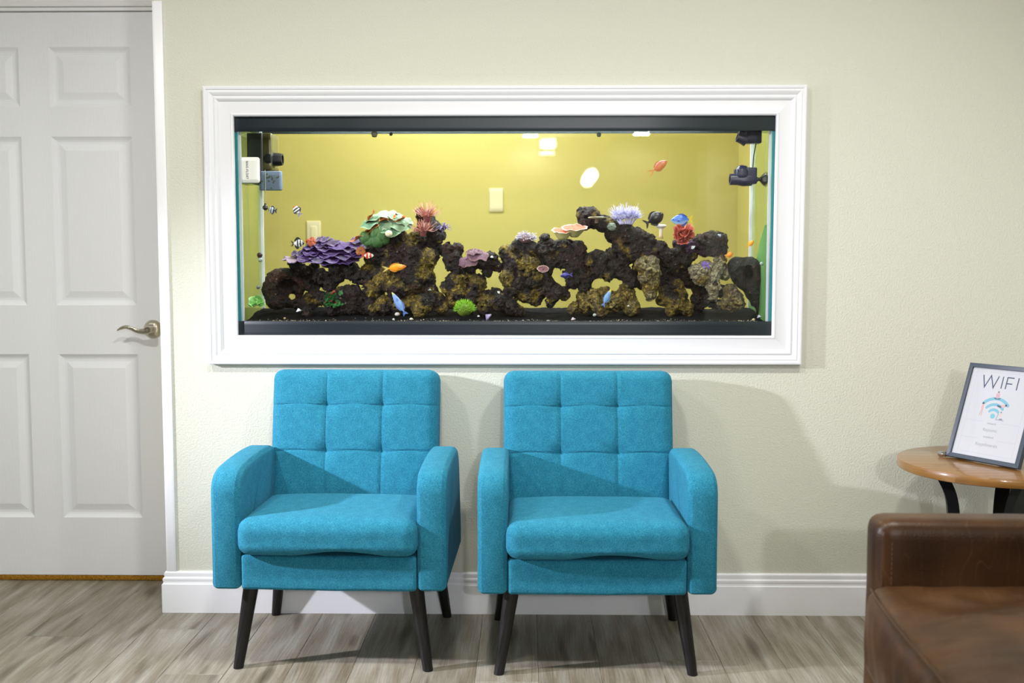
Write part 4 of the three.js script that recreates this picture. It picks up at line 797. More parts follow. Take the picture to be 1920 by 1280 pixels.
{ // xenia: stalks with feathery heads
  const t = coral('soft_coral', 'pale lavender feathery coral in bloom along the crest rock', 1175, 410, -0.12), o = at(1175, 418, -0.12), pm = pxm(-0.12);
  t.position.y = o.y;
  [[1157, 402, 11], [1172, 400, 11], [1187, 402, 12], [1163, 410, 10], [1179, 409, 11], [1193, 408, 9], [1153, 412, 8]].forEach(([x, y, r], i) => {
    const q = at(x, y, -0.12 + (i % 3 - 1) * 0.014), b = new THREE.Vector3((x - 1175) * 0.5 * pm, -0.004, 0), e = q.clone().sub(o);
    part('stalk', paint(limb([b, b.clone().lerp(e, 0.5).add(new THREE.Vector3(0, 0.002, 0)), e], [0.0045, 0.0035, 0.0045], 10, 8), () => linc(172, 170, 210)), pigment, t);
    const m = part('feathery_head', tuftOf({ n: 46, R: 3.2 * pm, len: r * 1.15 * pm, r: 0.0009, up: -0.1, curl: 0.25, seed: 50 + i, base: linc(150, 150, 206), tip: linc(216, 214, 244) }), pigment, t); m.position.copy(e); m.userData.kind = 'stuff';
  });
}
// discs and cups
for (const [x, y, r, lab, sd] of [[1055, 434, 21, 'smaller salmon disc coral with a pale rim, overhung by its neighbour', 3], [1077, 429, 24, 'larger salmon disc coral with a pale rim beside the crest rock', 8]]) {
  const t = coral('disc_coral', lab, x, y, -0.1, 'coral', 'salmon disc corals'), pm = pxm(-0.1);
  part('cap', frill({ r: r * pm, rz: r * pm * 0.9, ruffle: 0.12, wave: 0.03, lobes: 6, cup: 0.12, thick: 0.0032, seed: sd, top: linc(198, 90, 62), under: linc(176, 160, 100), rim: linc(238, 200, 194), nr: 14, nt: 80 }), pigment, t).rotation.x = 0.33;
  part('cup_underside', paint(new THREE.LatheGeometry([[0, -16], [6, -15.5], [10, -12], [r * 0.72, -4.2], [r * 0.78, -3]].map(([a, b]) => new THREE.Vector2(a * pm, b * pm)), 48), (a, b, c) => linc(...mix3([168, 158, 88], [204, 192, 140], 0.5 + 0.5 * Math.sin(Math.atan2(c, a) * 22)))), pigment, t);
}
{ const t = coral('disc_coral', 'thin cream disc coral jutting from the crest rock knob', 1119, 408.5, -0.09), pm = pxm(-0.09); part('cap', frill({ r: 16 * pm, rz: 12 * pm, ruffle: 0.04, wave: 0.01, cup: 0.03, thick: 0.0042, seed: 4, top: linc(214, 208, 176), under: linc(196, 190, 150) }), pigment, t).rotation.x = -0.06; part('stem', paint(new THREE.CylinderGeometry(3 * pm, 4 * pm, 9 * pm, 14).translate(0, -5 * pm, -0.004), () => linc(90, 70, 60)), pigment, t); }
{ const t = coral('disc_coral', 'flat pinkish-white oval coral on the front of the dark ridge', 1018, 504, -0.075), pm = pxm(-0.075); part('cap', frill({ r: 11 * pm, rz: 6.6 * pm, ruffle: 0.1, wave: 0.03, cup: 0.1, thick: 0.003, seed: 14, top: linc(120, 78, 92), under: linc(150, 120, 120), rim: linc(216, 190, 186) }), pigment, t).rotation.set(1.25, 0, -0.15); part('mouth', lumpGeo(2.2 * pm, 1.2, 0.7, 1, 2, 0.1, linc(92, 54, 66), linc(110, 70, 80), 2), pigment, t); }
{ const t = coral('mushroom_coral', 'grey-green mushroom coral on the slope under the lavender coral', 1147, 424, -0.085), pm = pxm(-0.085); part('cap', frill({ r: 8.5 * pm, ruffle: 0.1, wave: 0.08, cup: -0.2, thick: 0.003, seed: 24, top: linc(84, 96, 84), under: linc(60, 70, 60) }), pigment, t).rotation.set(1.1, 0, 0.2); part('mouth', lumpGeo(2 * pm, 1, 0.8, 1, 2, 0.1, linc(50, 60, 50), linc(70, 80, 70), 2), pigment, t); }
{ // white stalked mushroom
  const t = coral('stalked_coral', 'white toadstool-shaped coral on a slim stalk below the black fish', 1239, 447, -0.12), pm = pxm(-0.12), L = (a) => a.map(([u, v]) => new THREE.Vector2(u * pm, v * pm));
  part('stalk', paint(new THREE.LatheGeometry(L([[0, 0], [5, 0], [3.6, 5], [3.4, 14], [4.6, 19]]), 24), (x, y) => linc(...mix3([196, 170, 120], [226, 222, 214], clamp(y / (18 * pm), 0, 1)))), pigment, t);
  part('cap', paint(new THREE.LatheGeometry(L([[0, 19], [5, 19], [8.6, 21], [10, 23.2], [9.4, 25], [5, 26], [0, 25.6]]), 32), () => linc(228, 222, 226)), pigment, t);
}
{ // coral-pink folded leather coral
  const t = coral('leather_coral', 'coral-pink folded leather coral on the purple-black rock', 1280, 442, -0.105), pm = pxm(-0.105), rnd = rng(8);
  for (let i = 0; i < 9; i++) { const a = i / 9 * 6.28; place(part('fold', frill({ r: (14 + 4 * rnd()) * pm, rz: (9 + 3 * rnd()) * pm, ruffle: 0.28, wave: 0.34, lobes: 4, cup: 0.5, thick: 0.0026, seed: 90 + i, top: linc(190, 88, 78), under: linc(150, 60, 58), rim: linc(222, 138, 124) }), pigment, t), Math.cos(a) * 8 * pm, (Math.sin(a) * 7) * pm, Math.sin(a * 2) * 5 * pm, 0.9 + 0.5 * (rnd() - 0.5), rnd() * 6, (rnd() - 0.5)); }
  part('stem', lumpGeo(8 * pm, 1, 1, 0.8, 4, 0.2, linc(150, 64, 62), linc(120, 46, 50), 3), pigment, t).position.y = -7 * pm;
}
{ // bright green star polyps
  const t = coral('star_polyps', 'bright lime green tuft of star polyps on the gravel', 871, 580, -0.06), pm = pxm(-0.06);
  const m = part('polyps', tuftOf({ n: 340, R: 15.5 * pm, len: 5 * pm, r: 0.0007, up: -0.15, curl: 0.5, seed: 77, base: linc(74, 120, 14), tip: linc(150, 214, 40), squash: 0.85, alt: linc(176, 230, 60) }), pigment, t); m.userData.kind = 'stuff';
  part('mat', lumpGeo(15.5 * pm, 1, 0.85, 1, 6, 0.1, linc(70, 110, 16), linc(120, 140, 40), 3), pigment, t);
}
{ // green leafy macroalgae
  const t = coral('leafy_algae', 'dark green leafy alga with red tips on the low rock', 624, 562, -0.085, 'alga'), pm = pxm(-0.085), rnd = rng(17);
  for (let i = 0; i < 26; i++) { const red = i % 5 === 4, m = part('leaf', frill({ r: (4 + 3 * rnd()) * pm, rz: (3 + 2 * rnd()) * pm, ruffle: 0.2, wave: 0.25, lobes: 3, cup: 0.4, thick: 0.0014, seed: 120 + i, top: red ? linc(140, 34, 30) : linc(24, 92 + 30 * rnd(), 44), under: linc(16, 60, 30), nr: 5, nt: 22 }), pigment, t); place(m, (rnd() - 0.5) * 32 * pm, (rnd() - 0.45) * 26 * pm, (rnd() - 0.3) * 0.02, rnd() * 2, rnd() * 6, rnd()); }
}
{ // pale green sponge in the corner
  const t = coral('sponge', 'pale green cup sponge in the corner beside the hollow rock', 482, 566, -0.07, 'sponge'), pm = pxm(-0.07);
  for (const [i, x, y, r, a, b] of [[0, 0, 0, 14, 0.9, 0.1], [1, -4, -3, 10, 0.6, 0.6], [2, 5, -3, 9, 0.7, -0.6]]) place(part('cup', frill({ r: r * pm, rz: r * pm, ruffle: 0.16, wave: 0.2, lobes: 3, cup: 0.55, thick: 0.004, seed: 140 + i, top: linc(110, 176, 84), under: linc(136, 196, 112), rim: linc(178, 220, 150) }), pigment, t), x * pm, (y - 2) * pm, 0, a, 0, b);
}
[[676, 470, 'small rusty button polyp at the edge of the purple plate coral', [150, 84, 40]], [583, 452, 'orange-red polyp tucked under the purple plate coral', [150, 60, 24]], [1324, 497, 'violet button polyp on the pale head-shaped rock', [96, 66, 150]]].forEach(([x, y, lab, c], i) => { const t = coral('button_polyp', lab, x, y, -0.09, 'polyp'), pm = pxm(-0.09); part('disc', frill({ r: 9 * pm, ruffle: 0.2, wave: 0.15, cup: -0.1, thick: 0.003, seed: 150 + i, top: linc(...c), under: linc(60, 40, 40) }), pigment, t).rotation.set(1.0, 0, 0); part('mouth', lumpGeo(2.4 * pm, 1, 0.8, 1, i, 0.1, linc(...c.map((v) => v * 0.6)), linc(...c), 2), pigment, t); });
// shells and pebbles on the gravel and rocks
[[561, 581, 7, 'white triangular shell on the gravel before the hollow rock', 'shell', [226, 230, 240]], [534, 595, 3, 'small cream pebble near the front glass by the hollow rock', 'pebble', [206, 176, 130]], [745, 586, 6, 'whitish round pebble under the slender blue fish', 'pebble', [206, 200, 200]], [771, 596, 4, 'cream pebble at the front glass by the tall peak', 'pebble', [220, 214, 200]], [738, 597, 3, 'tiny white chip at the front glass under the slender blue fish', 'pebble', [232, 232, 240]], [918, 591, 10, 'lilac ridged shell lying by the star polyps', 'shell', [136, 124, 170]], [897, 592, 3, 'tiny white shell next to the lilac shell', 'shell', [224, 222, 230]], [934, 547, 4.5, 'white shell stuck on the low mottled rock', 'shell', [226, 228, 230]], [806, 543, 4.5, 'grey-green shell on the foot of the tall peak', 'shell', [150, 160, 150]], [1029, 601, 5, 'grey-white pointed shell at the front glass below the ridge', 'shell', [196, 196, 206]], [1075, 597, 5.5, 'flat lilac-white shell lying before the arch', 'shell', [200, 186, 200]], [1115, 588, 5, 'round grey pebble before the yellow-olive rock', 'pebble', [170, 176, 176]], [1178, 573, 3.5, 'small white shell on the yellow-olive rock', 'shell', [226, 224, 220]], [1413, 597, 4, 'cream pebble at the front glass beneath the urn', 'pebble', [206, 200, 150]], [1424, 593, 6, 'lilac-white shell beneath the tip of the urn', 'shell', [180, 178, 206]], [1300, 462, 5.5, 'glossy white shell in the purple-black rock', 'shell', [214, 220, 230]], [922, 481, 4, 'white fleck of shell on the mauve coral rock', 'shell', [226, 226, 232]], [1348, 440, 5, 'pale blue shell on top of the purple-black rock', 'shell', [196, 204, 226]]].forEach(([x, y, r, lab, kind, c], i) => {
  const z = y > 575 ? -0.032 - (600 - Math.min(y, 600)) * 0.0022 : -0.085, p = at(x, y, z), pm = pxm(z);
  const t = thing(kind, lab, kind, [p.x, p.y - r * 0.5 * pm, p.z], i * 1.3);
  if (kind === 'shell') {
    const g = new THREE.LatheGeometry([[0, 0], [0.55, 0.06], [0.9, 0.2], [1, 0.34], [0.8, 0.52], [0.72, 0.6], [0.62, 0.78], [0.5, 0.86], [0.42, 1.0], [0.26, 1.1], [0.2, 1.24], [0, 1.42]].map(([a, b]) => new THREE.Vector2(a * r * 0.75 * pm, b * r * 0.75 * pm)), 20); const q = g.attributes.position; for (let k = 0; k < q.count; k++) { const a = Math.atan2(q.getZ(k), q.getX(k)), s = 1 + 0.07 * Math.sin(a * 7); q.setX(k, q.getX(k) * s); q.setZ(k, q.getZ(k) * s); } g.computeVertexNormals();
    part('whorl', paint(g, (a, b) => linc(...c.map((v) => v * (0.9 + 0.1 * Math.sin(b * 2600))))), pigment, t);
    part('lip', paint(new THREE.TorusGeometry(r * 0.3 * pm, r * 0.1 * pm, 8, 18).rotateX(1.2).translate(r * 0.3 * pm, r * 0.2 * pm, r * 0.42 * pm), () => linc(...c)), pigment, t);
    t.rotation.z = i % 2 ? 0.9 : 0.25;
  } else part('stone', lumpGeo(r * 0.75 * pm, 1.15, 0.8, 0.95, i, 0.12, linc(...c), linc(...c.map((v) => v * 0.85)), 2), pigment, t);
});
// snails on the glass and at the waterline
[[702, 251, 6, 'pale spotted snail at the waterline nearest the filter box', [150, 150, 128]], [733, 251, 3.4, 'tiny dark snail at the waterline beside the spotted snail', [70, 76, 70]], [1123, 252, 4.4, 'grey-green snail at the waterline above the crest rock', [104, 120, 104]], [487, 478, 5.2, 'round dark red snail on the near-end glass edge', [58, 24, 26]], [488, 486.5, 4.4, 'pale snail shell just under the dark red snail', [190, 200, 200]], [484, 538, 3.6, 'small spotted snail low on the near-end glass edge', [120, 128, 140]], [1428, 494, 3.6, 'pale snail on the green-coated pane', [170, 200, 190]], [1439.5, 429, 3, 'dark snail high on the green-coated pane', [60, 30, 30]]].forEach(([x, y, r, lab, c], i) => {
  const z = i < 3 ? -0.0225 : -0.05, p = at(x, y, z), pm = pxm(z), t = thing('snail', lab, 'snail', [p.x, p.y, p.z]);
  part('shell', lumpGeo(r * pm, 1, 0.9, 0.8, i, 0.07, linc(...c), linc(...c.map((v) => v * 0.6)), 3), pigment, t);
  part('foot', lumpGeo(r * 0.8 * pm, 1, 0.35, 0.7, i + 9, 0.05, linc(...c.map((v) => v * 0.5)), linc(...c.map((v) => v * 0.4)), 2), pigment, t).position.set(0, -r * 0.75 * pm, 0.0);
});

// ---- fish
const fishSkin = new THREE.MeshPhysicalMaterial({ vertexColors: true, roughness: 0.35, clearcoat: 0.4, clearcoatRoughness: 0.25 });
const finMat = new THREE.MeshPhysicalMaterial({ vertexColors: true, roughness: 0.5, transmission: 0.25, thickness: 0, side: THREE.DoubleSide });
const eyeMat = std(col(8, 8, 10), 0.15), eyeRim = std(col(210, 206, 180), 0.3);
// length L, height Ht, body widths follow; skin(u from tail 0 to nose 1, v from belly -1 to back 1) gives the colour; fins: tail, dorsal, anal, pectoral
function fish(label, px, py, z, { L, Ht, turn = 0, face = 1, yaw = 0, skin, fin, tailC = fin, fork = 0.35, tail = 0.22, deep = 1, dorsal = 0.35, anal = 0.25, name = 'fish', streamers = 0, nose = 0.55, yawFlip = 0 }) {
  const p = at(px, py, z), t = thing(name, label, 'fish', [p.x, p.y, p.z]); t.rotation.order = 'ZYX'; t.rotation.set(0, (face < 0 ? Math.PI : 0) + yaw, turn * (1));
  const BL = L * (1 - tail), x0 = -L / 2 + L * tail, n = 30, m = 20, pos = [], cl = [], idx = [];
  const prof = (u) => Math.pow(Math.sin(Math.PI * Math.pow(clamp(u, 0, 1), nose + 0.45)), 0.75) * (1 - 0.0) * smooth(-0.25, 0.4, u) + 0.16 * (1 - u);
  const hh = (u) => Ht / 2 * Math.max(0.01, prof(u) * (u > 0.985 ? (1 - u) / 0.015 : 1));
  for (let i = 0; i <= n; i++) for (let j = 0; j <= m; j++) { const u = i / n, a = j / m * Math.PI * 2, h = hh(u), y = Math.sin(a) * h, q = Math.cos(a) * h * 0.4 * deep; pos.push(x0 + u * BL, y, q); cl.push(...skin(u, Math.sin(a))); }
  for (let i = 0; i < n; i++) for (let j = 0; j < m; j++) { const a = i * (m + 1) + j, b = a + 1, c = a + m + 1, d = c + 1; idx.push(a, d, b, a, c, d); }
  const g = new THREE.BufferGeometry(); g.setAttribute('position', new THREE.Float32BufferAttribute(pos, 3)); g.setAttribute('color', new THREE.Float32BufferAttribute(cl, 3)); g.setIndex(idx); g.computeVertexNormals();
  part('body', g, fishSkin, t);
  const sheet = (pts, nm, c, rotX = 0) => { const s = new THREE.Shape(pts.map(([x, y]) => new THREE.Vector2(x, y))); const e = new THREE.ExtrudeGeometry(s, { depth: 0.0006, bevelEnabled: false }).translate(0, 0, -0.0003); if (rotX) e.rotateX(rotX); return part(nm, finish(paint(e, () => c), 30), finMat, t); };
  const th = Ht * 0.5;
  sheet([[x0 + BL * 0.03, Ht * 0.07], [x0 - L * tail * 0.5, th * 0.72], [-L / 2, th * 0.92], [-L / 2 + L * tail * fork, 0], [-L / 2, -th * 0.92], [x0 - L * tail * 0.5, -th * 0.72], [x0 + BL * 0.03, -Ht * 0.07]], 'tail_fin', tailC);
  const edge = (f, a, b, k, s) => { const q = []; for (let i = 0; i <= 8; i++) { const u = a + (b - a) * i / 8; q.push([x0 + u * BL, s * (hh(u) * 0.9)]); } for (let i = 8; i >= 0; i--) { const u = a + (b - a) * i / 8, w = Math.pow(Math.sin(Math.PI * (0.12 + 0.8 * (1 - i / 8) * 0.9)), 0.6); q.push([x0 + (u - 0.05) * BL, s * (hh(u) + k * Ht * 0.5 * w)]); } return q; };
  if (dorsal) sheet(edge(0, 0.12, 0.68, dorsal, 1), 'dorsal_fin', fin);
  if (anal) sheet(edge(0, 0.12, 0.5, anal, -1), 'anal_fin', fin);
  if (streamers) for (const [x, y, dx, dy] of [[0.5, 1, -0.55, 1.0], [0.45, -1, -0.25, -0.9], [0.55, -1, 0.0, -0.9], [0, 0.15, -0.6, 0.35], [0, -0.15, -0.55, -0.5]]) part('streamer_fin', paint(limb([[x0 + x * BL, y * Ht * 0.4, 0], [x0 + x * BL + dx * BL * 0.5, y * Ht * 0.4 + dy * Ht * 0.35, 0], [x0 + x * BL + dx * BL, y * Ht * 0.4 + dy * Ht * 0.6, 0]], [0.0012, 0.0008, 0.0003], 5, 8, 0.4), () => linc(30, 26, 30)), finMat, t);
  for (const s of [1, -1]) {
    const f = sheet([[0, 0], [-L * 0.1, L * 0.035], [-L * 0.13, -L * 0.02], [-L * 0.06, -L * 0.06]], 'pectoral_fin', fin); f.position.set(x0 + BL * 0.68, -Ht * 0.08, s * hh(0.68) * 0.4 * deep); f.rotation.y = s * 0.35;
    const e = part('eye', new THREE.SphereGeometry(Math.max(0.0011, Ht * 0.055), 12, 8), eyeMat, t); e.position.set(x0 + BL * 0.88, hh(0.88) * 0.3, s * hh(0.88) * 0.37 * deep);
    part('eye_ring', new THREE.TorusGeometry(Math.max(0.0011, Ht * 0.055), 0.0003, 6, 16), eyeRim, e);
  }
  return t;
}
const px = (n, z = -0.09) => n * pxm(z);
const even = (c, v2 = null) => (u, v) => v2 ? mix3(c, v2, smooth(0.1, -0.8, v)) : c;
const bars = (a, b, at1, wd, edge = null) => (u) => { for (const c of at1) { const d = Math.abs(u - c); if (d < wd) return b; if (edge && d < wd * 1.5) return edge; } return a; };
const ORG = linc(226, 110, 26), WHT = linc(238, 240, 244), BLK = linc(22, 20, 24), BLU = linc(98, 140, 214), YEL = linc(216, 208, 90);
fish('tiny black, white and orange clownfish just below the hanging probe', 511, 394, -0.06, { L: px(17), Ht: px(11), turn: -0.15, face: -1, skin: (u, v) => u > 0.78 ? linc(150, 110, 70) : bars(linc(40, 46, 70), linc(180, 200, 226), [0.68, 0.38], 0.1)(u), fin: linc(60, 66, 110), dorsal: 0.4, anal: 0.4 });
fish('tiny orange-faced clownfish with white bars and black tail', 557, 395, -0.07, { L: px(22), Ht: px(12), turn: -0.95, face: -1, skin: (u) => u > 0.8 ? ORG : bars(linc(30, 28, 60), WHT, [0.72, 0.42, 0.14], 0.08)(u), fin: linc(40, 40, 90), tailC: linc(150, 150, 200) });
fish('black and white striped cardinalfish with long trailing fins', 558, 456, -0.08, { L: px(26), Ht: px(13), turn: 0.05, face: 1, skin: bars(linc(206, 206, 214), BLK, [0.9, 0.64, 0.38], 0.07), fin: BLK, streamers: 1, dorsal: 0.7, anal: 0.7, fork: 0.7 });
fish('red clownfish with white bars under the purple plate coral', 689, 479, -0.07, { L: px(24), Ht: px(9.5), face: 1, skin: bars(linc(206, 62, 26), WHT, [0.86, 0.52, 0.14], 0.075, linc(60, 20, 14)), fin: linc(200, 66, 30), dorsal: 0.25 });
fish('golden orange fish swimming before the tall peak', 739, 502, -0.06, { L: px(46), Ht: px(12), turn: 0.12, face: 1, skin: (u, v) => mix3(linc(240, 152, 18), linc(214, 110, 20), smooth(0.6, 1, u)), fin: linc(226, 150, 40), tailC: linc(214, 190, 110), fork: 0.6, tail: 0.26 });
fish('slender pale blue fish with a yellow head hovering head-up beside the tall peak', 748, 569, -0.045, { L: px(50), Ht: px(11), turn: 2.12, face: 1, skin: (u, v) => mix3(linc(120, 156, 220), linc(206, 202, 120), smooth(0.8, 0.93, u)), fin: linc(96, 126, 206), tailC: linc(84, 116, 204), dorsal: 0.35, anal: 0.35, nose: 0.35, tail: 0.16 });
fish('slender sky blue fish with a yellow head before the yellow-olive rock', 1138, 558, -0.05, { L: px(36), Ht: px(9), turn: 1.12, face: 1, skin: (u, v) => mix3(linc(110, 156, 214), linc(222, 206, 84), smooth(0.72, 0.9, u)), fin: linc(96, 140, 206), dorsal: 0.3, anal: 0.3, nose: 0.35, tail: 0.18 });
fish('orange-pink fish with a forked tail high in the open water', 1233, 314, -0.1, { L: px(44, -0.1), Ht: px(14, -0.1), turn: 0.62, face: 1, skin: (u, v) => mix3(linc(206, 118, 62), linc(170, 74, 62), smooth(-0.1, 0.9, v)), fin: linc(206, 128, 70), tailC: linc(224, 160, 80), fork: 0.75, tail: 0.3, dorsal: 0.3 });
fish('black oval fish swimming above the crest rock', 1226, 411, -0.1, { L: px(41, -0.1), Ht: px(21, -0.1), turn: 0.52, face: 1, skin: (u, v) => mix3(linc(6, 7, 14), linc(14, 18, 34), smooth(0, 1, v)), fin: linc(8, 9, 18), dorsal: 0.32, anal: 0.32, nose: 0.75, fork: 0.5, tail: 0.2 });
fish('bright blue fish with a yellow tail beside the black fish', 1279, 412, -0.1, { L: px(42, -0.1), Ht: px(18, -0.1), turn: 0.05, face: -1, skin: (u, v) => mix3(mix3(linc(60, 116, 214), linc(150, 190, 238), smooth(0.1, -0.9, v)), linc(30, 60, 150), smooth(0.55, 0.9, v) * smooth(0.9, 0.5, u)), fin: linc(40, 80, 176), tailC: linc(226, 206, 40), dorsal: 0.22, anal: 0.3, fork: 0.4, tail: 0.2 });
fish('small yellow-orange fish near the green-coated pane', 1407, 457, -0.07, { L: px(17), Ht: px(8), turn: 0.75, face: 1, skin: even(linc(236, 170, 20), linc(226, 140, 30)), fin: linc(236, 180, 40) });
fish('small orange fish peeping out beside the leaning urn', 1367, 478, -0.06, { L: px(16), Ht: px(9), turn: 0.4, face: 1, skin: even(linc(230, 140, 20), linc(206, 120, 26)), fin: linc(220, 150, 40) });
fish('little indigo fish hiding in the small arch of the dark ridge', 1062, 516, -0.09, { L: px(24), Ht: px(9), turn: 0.1, face: -1, skin: (u, v) => mix3(linc(26, 22, 90), linc(60, 50, 160), smooth(-0.4, 0.6, v)), fin: linc(40, 34, 110), tailC: linc(70, 60, 150) });

// ---- pumps, magnets and the filter box
const deepBlue = std(col(12, 16, 62), 0.32), darkBox = std(col(22, 26, 20), 0.55);
{
  const t = coral('filter_box', 'dark overflow box hanging inside the far top corner of the tank', 486, 294, -0.2, 'filter'), o = at(486, 294, -0.2);
  const R = (x0, x1, y0, y1, z0, z1, r = 0.003) => { const a = at(x0, y1, z1), b = at(x1, y0, z1); return finish(rbox(a.x - o.x, b.x - o.x, a.y - o.y, b.y - o.y, z0 - o.z, z1 - o.z, r)); };
  part('housing', R(464, 491, 249, 342, -0.26, -0.13), darkBox, t);
  part('clear_chamber', R(491.5, 508, 249, 318, -0.25, -0.14), new THREE.MeshPhysicalMaterial({ color: col(110, 104, 60), roughness: 0.3, transmission: 0.5, thickness: 0 }), t);
  const n = part('outlet_nozzle', finish(new THREE.LatheGeometry([[0, -0.03], [0.024, -0.03], [0.03, -0.012], [0.029, 0.0], [0.02, 0.004], [0.019, 0.02], [0.017, 0.03], [0.013, 0.03], [0.012, 0.004], [0, 0.002]].map(([a, b]) => new THREE.Vector2(a * 1.15, b * 1.1)), 32).rotateZ(-Math.PI / 2), 40), blackPlastic, t), q = at(512, 299, -0.17); n.position.copy(q.sub(o));
}
{
  const t = coral('glass_magnet', 'white rounded magnet block on the tank glass with small printed lettering', 467, 319, -0.03, 'magnet'), pm = pxm(-0.03), w = 39 * pm, h = 48 * pm;
  part('housing', finish(softBox(w, h, 0.017, 0.0085, [20, 20, 14]).translate(0.001, 0, 0), 60), std(col(236, 236, 240), 0.35), t);
  const cv = document.createElement('canvas'); cv.width = 128; cv.height = 512; const k = cv.getContext('2d'); k.fillStyle = '#ececf0'; k.fillRect(0, 0, 128, 512); k.save(); k.translate(64, 256); k.rotate(Math.PI / 2); k.fillStyle = '#20222a'; k.font = 'bold 84px sans-serif'; k.textAlign = 'center'; k.textBaseline = 'middle'; k.fillText('MAG-FLOAT', 0, 4, 480); k.restore();
  const ct = new THREE.CanvasTexture(cv); ct.colorSpace = THREE.SRGBColorSpace;
  part('printed_label', new THREE.BoxGeometry(9 * pm, 36 * pm, 0.0004).translate(-2 * pm, 0, 0.0087), std(0xffffff, 0.4, { map: ct }), t);
  part('felt_pad', finish(rbox(-w / 2 + 0.002, w / 2 + 0.002, -h / 2 - 0.0005, h / 2 - 0.002, -0.0115, -0.0086, 0.001)), blackPlastic, t);
}
{
  const t = coral('scraper_pad', 'blue-grey scraper pad spotted with algae under the filter box', 508, 339, -0.12, 'magnet'), pm = pxm(-0.12), rnd = rng(3);
  part('pad', finish(softBox(43 * pm, 36 * pm, 0.012, 0.0055, [16, 16, 10]), 60), std(col(104, 122, 150), 0.6), t);
  for (let i = 0; i < 22; i++) part('algae_spot', lumpGeo(0.0008 + 0.0022 * rnd(), 1.2, 1, 0.3, i, 0.2, linc(60, 66, 40), linc(92, 96, 54), 1), pigment, t).position.set((rnd() - 0.5) * 34 * pm, (rnd() - 0.5) * 28 * pm, 0.0062);
}
{
  const t = coral('probe', 'thin probe with a dark round end hanging from the filter box', 497.5, 389, -0.1, 'probe'), pm = pxm(-0.1);
  part('cable', finish(limb([[0, 5 * pm, 0], [0.001, 30 * pm, 0], [0.0005, 70 * pm, -0.004]], [0.0012, 0.0012], 8, 16)), std(col(150, 148, 140), 0.5), t);
  part('bulb', finish(new THREE.LatheGeometry([[0, -5.5], [3.4, -4.2], [5.2, -1], [4.6, 2.5], [2, 4.6], [1.6, 8], [0, 8.2]].map(([a, b]) => new THREE.Vector2(a * pm, b * pm)), 24), 60), blackPlastic, t);
}
{ // wave pumps on the right-hand pane
  const zc = -0.1, pm = pxm(zc);
  const t = coral('wave_pump', 'deep blue wave pump with a finned nozzle and suction cup on the glass', 1397, 328, zc, 'pump', 'wave pumps');
  const lathe = (pts, s = 36) => finish(new THREE.LatheGeometry(pts.map(([a, b]) => new THREE.Vector2(a * pm, b * pm)), s), 35);
  place(part('motor_body', finish(rbox(-2 * pm, 20 * pm, -18 * pm, 12 * pm, -0.02, 0.02, 0.004)), deepBlue, t), 0, 1 * pm, 0);
  place(part('dome', lathe([[0, -10], [13, -10], [15, -4], [14, 4], [9, 12], [0, 15]]), deepBlue, t), -6 * pm, 4 * pm, 0);
  place(part('nozzle', lathe([[0, -14], [17, -14], [18, 2], [15, 12], [14.5, 26], [10, 26], [9.5, 10], [0, 8]].map(([a, b]) => [a * 0.72, b])), deepBlue, t), -2 * pm, -8 * pm, 0, 0, 0, Math.PI / 2);
  for (let i = 0; i < 9; i++) place(part('fin', finish(rbox(-0.0006, 0.0006, -6 * pm, 6 * pm, -0.0035, 0.0035, 0.0004, 2)), deepBlue, t), (-6 + 14.4 * Math.cos(i / 8 * Math.PI)) * pm, 4 * pm, 14.4 * Math.sin(i / 8 * Math.PI) * pm);
  place(part('suction_cup', lathe([[0, 0], [4, 0], [4.5, 4], [3, 6], [4, 9], [9, 13], [14, 19], [14, 20.4], [0, 20]]), blackPlastic, t), 19 * pm, -8 * pm, 0, 0, 0, -Math.PI / 2);
  part('cable', finish(limb([[14 * pm, 14 * pm, 0], [15 * pm, 34 * pm, 0.002], [19 * pm, 58 * pm, 0], [21 * pm, 80 * pm, -0.006]], [0.0018, 0.0018], 8, 24)), blackPlastic, t);
  const t2 = coral('wave_pump', 'deep blue wave pump half hidden beneath the top rim', 1404, 252, zc, 'pump', 'wave pumps');
  place(part('motor_body', finish(rbox(-8 * pm, 22 * pm, -17 * pm, 12 * pm, -0.018, 0.018, 0.004)), deepBlue, t2), 0, 0, 0);
  place(part('nozzle', lathe([[0, -4], [13, -4], [11, 4], [10, 14], [7, 14], [6.5, 2], [0, 0]]), deepBlue, t2), -8 * pm, -8 * pm, 0, 0, 0, Math.PI / 2 - 0.35);
  place(part('mount_clip', finish(rbox(-14 * pm, 2 * pm, -2 * pm, 6 * pm, -0.012, 0.014, 0.003)), deepBlue, t2), -8 * pm, 4 * pm, 0.004, 0, 0, -0.5);
}
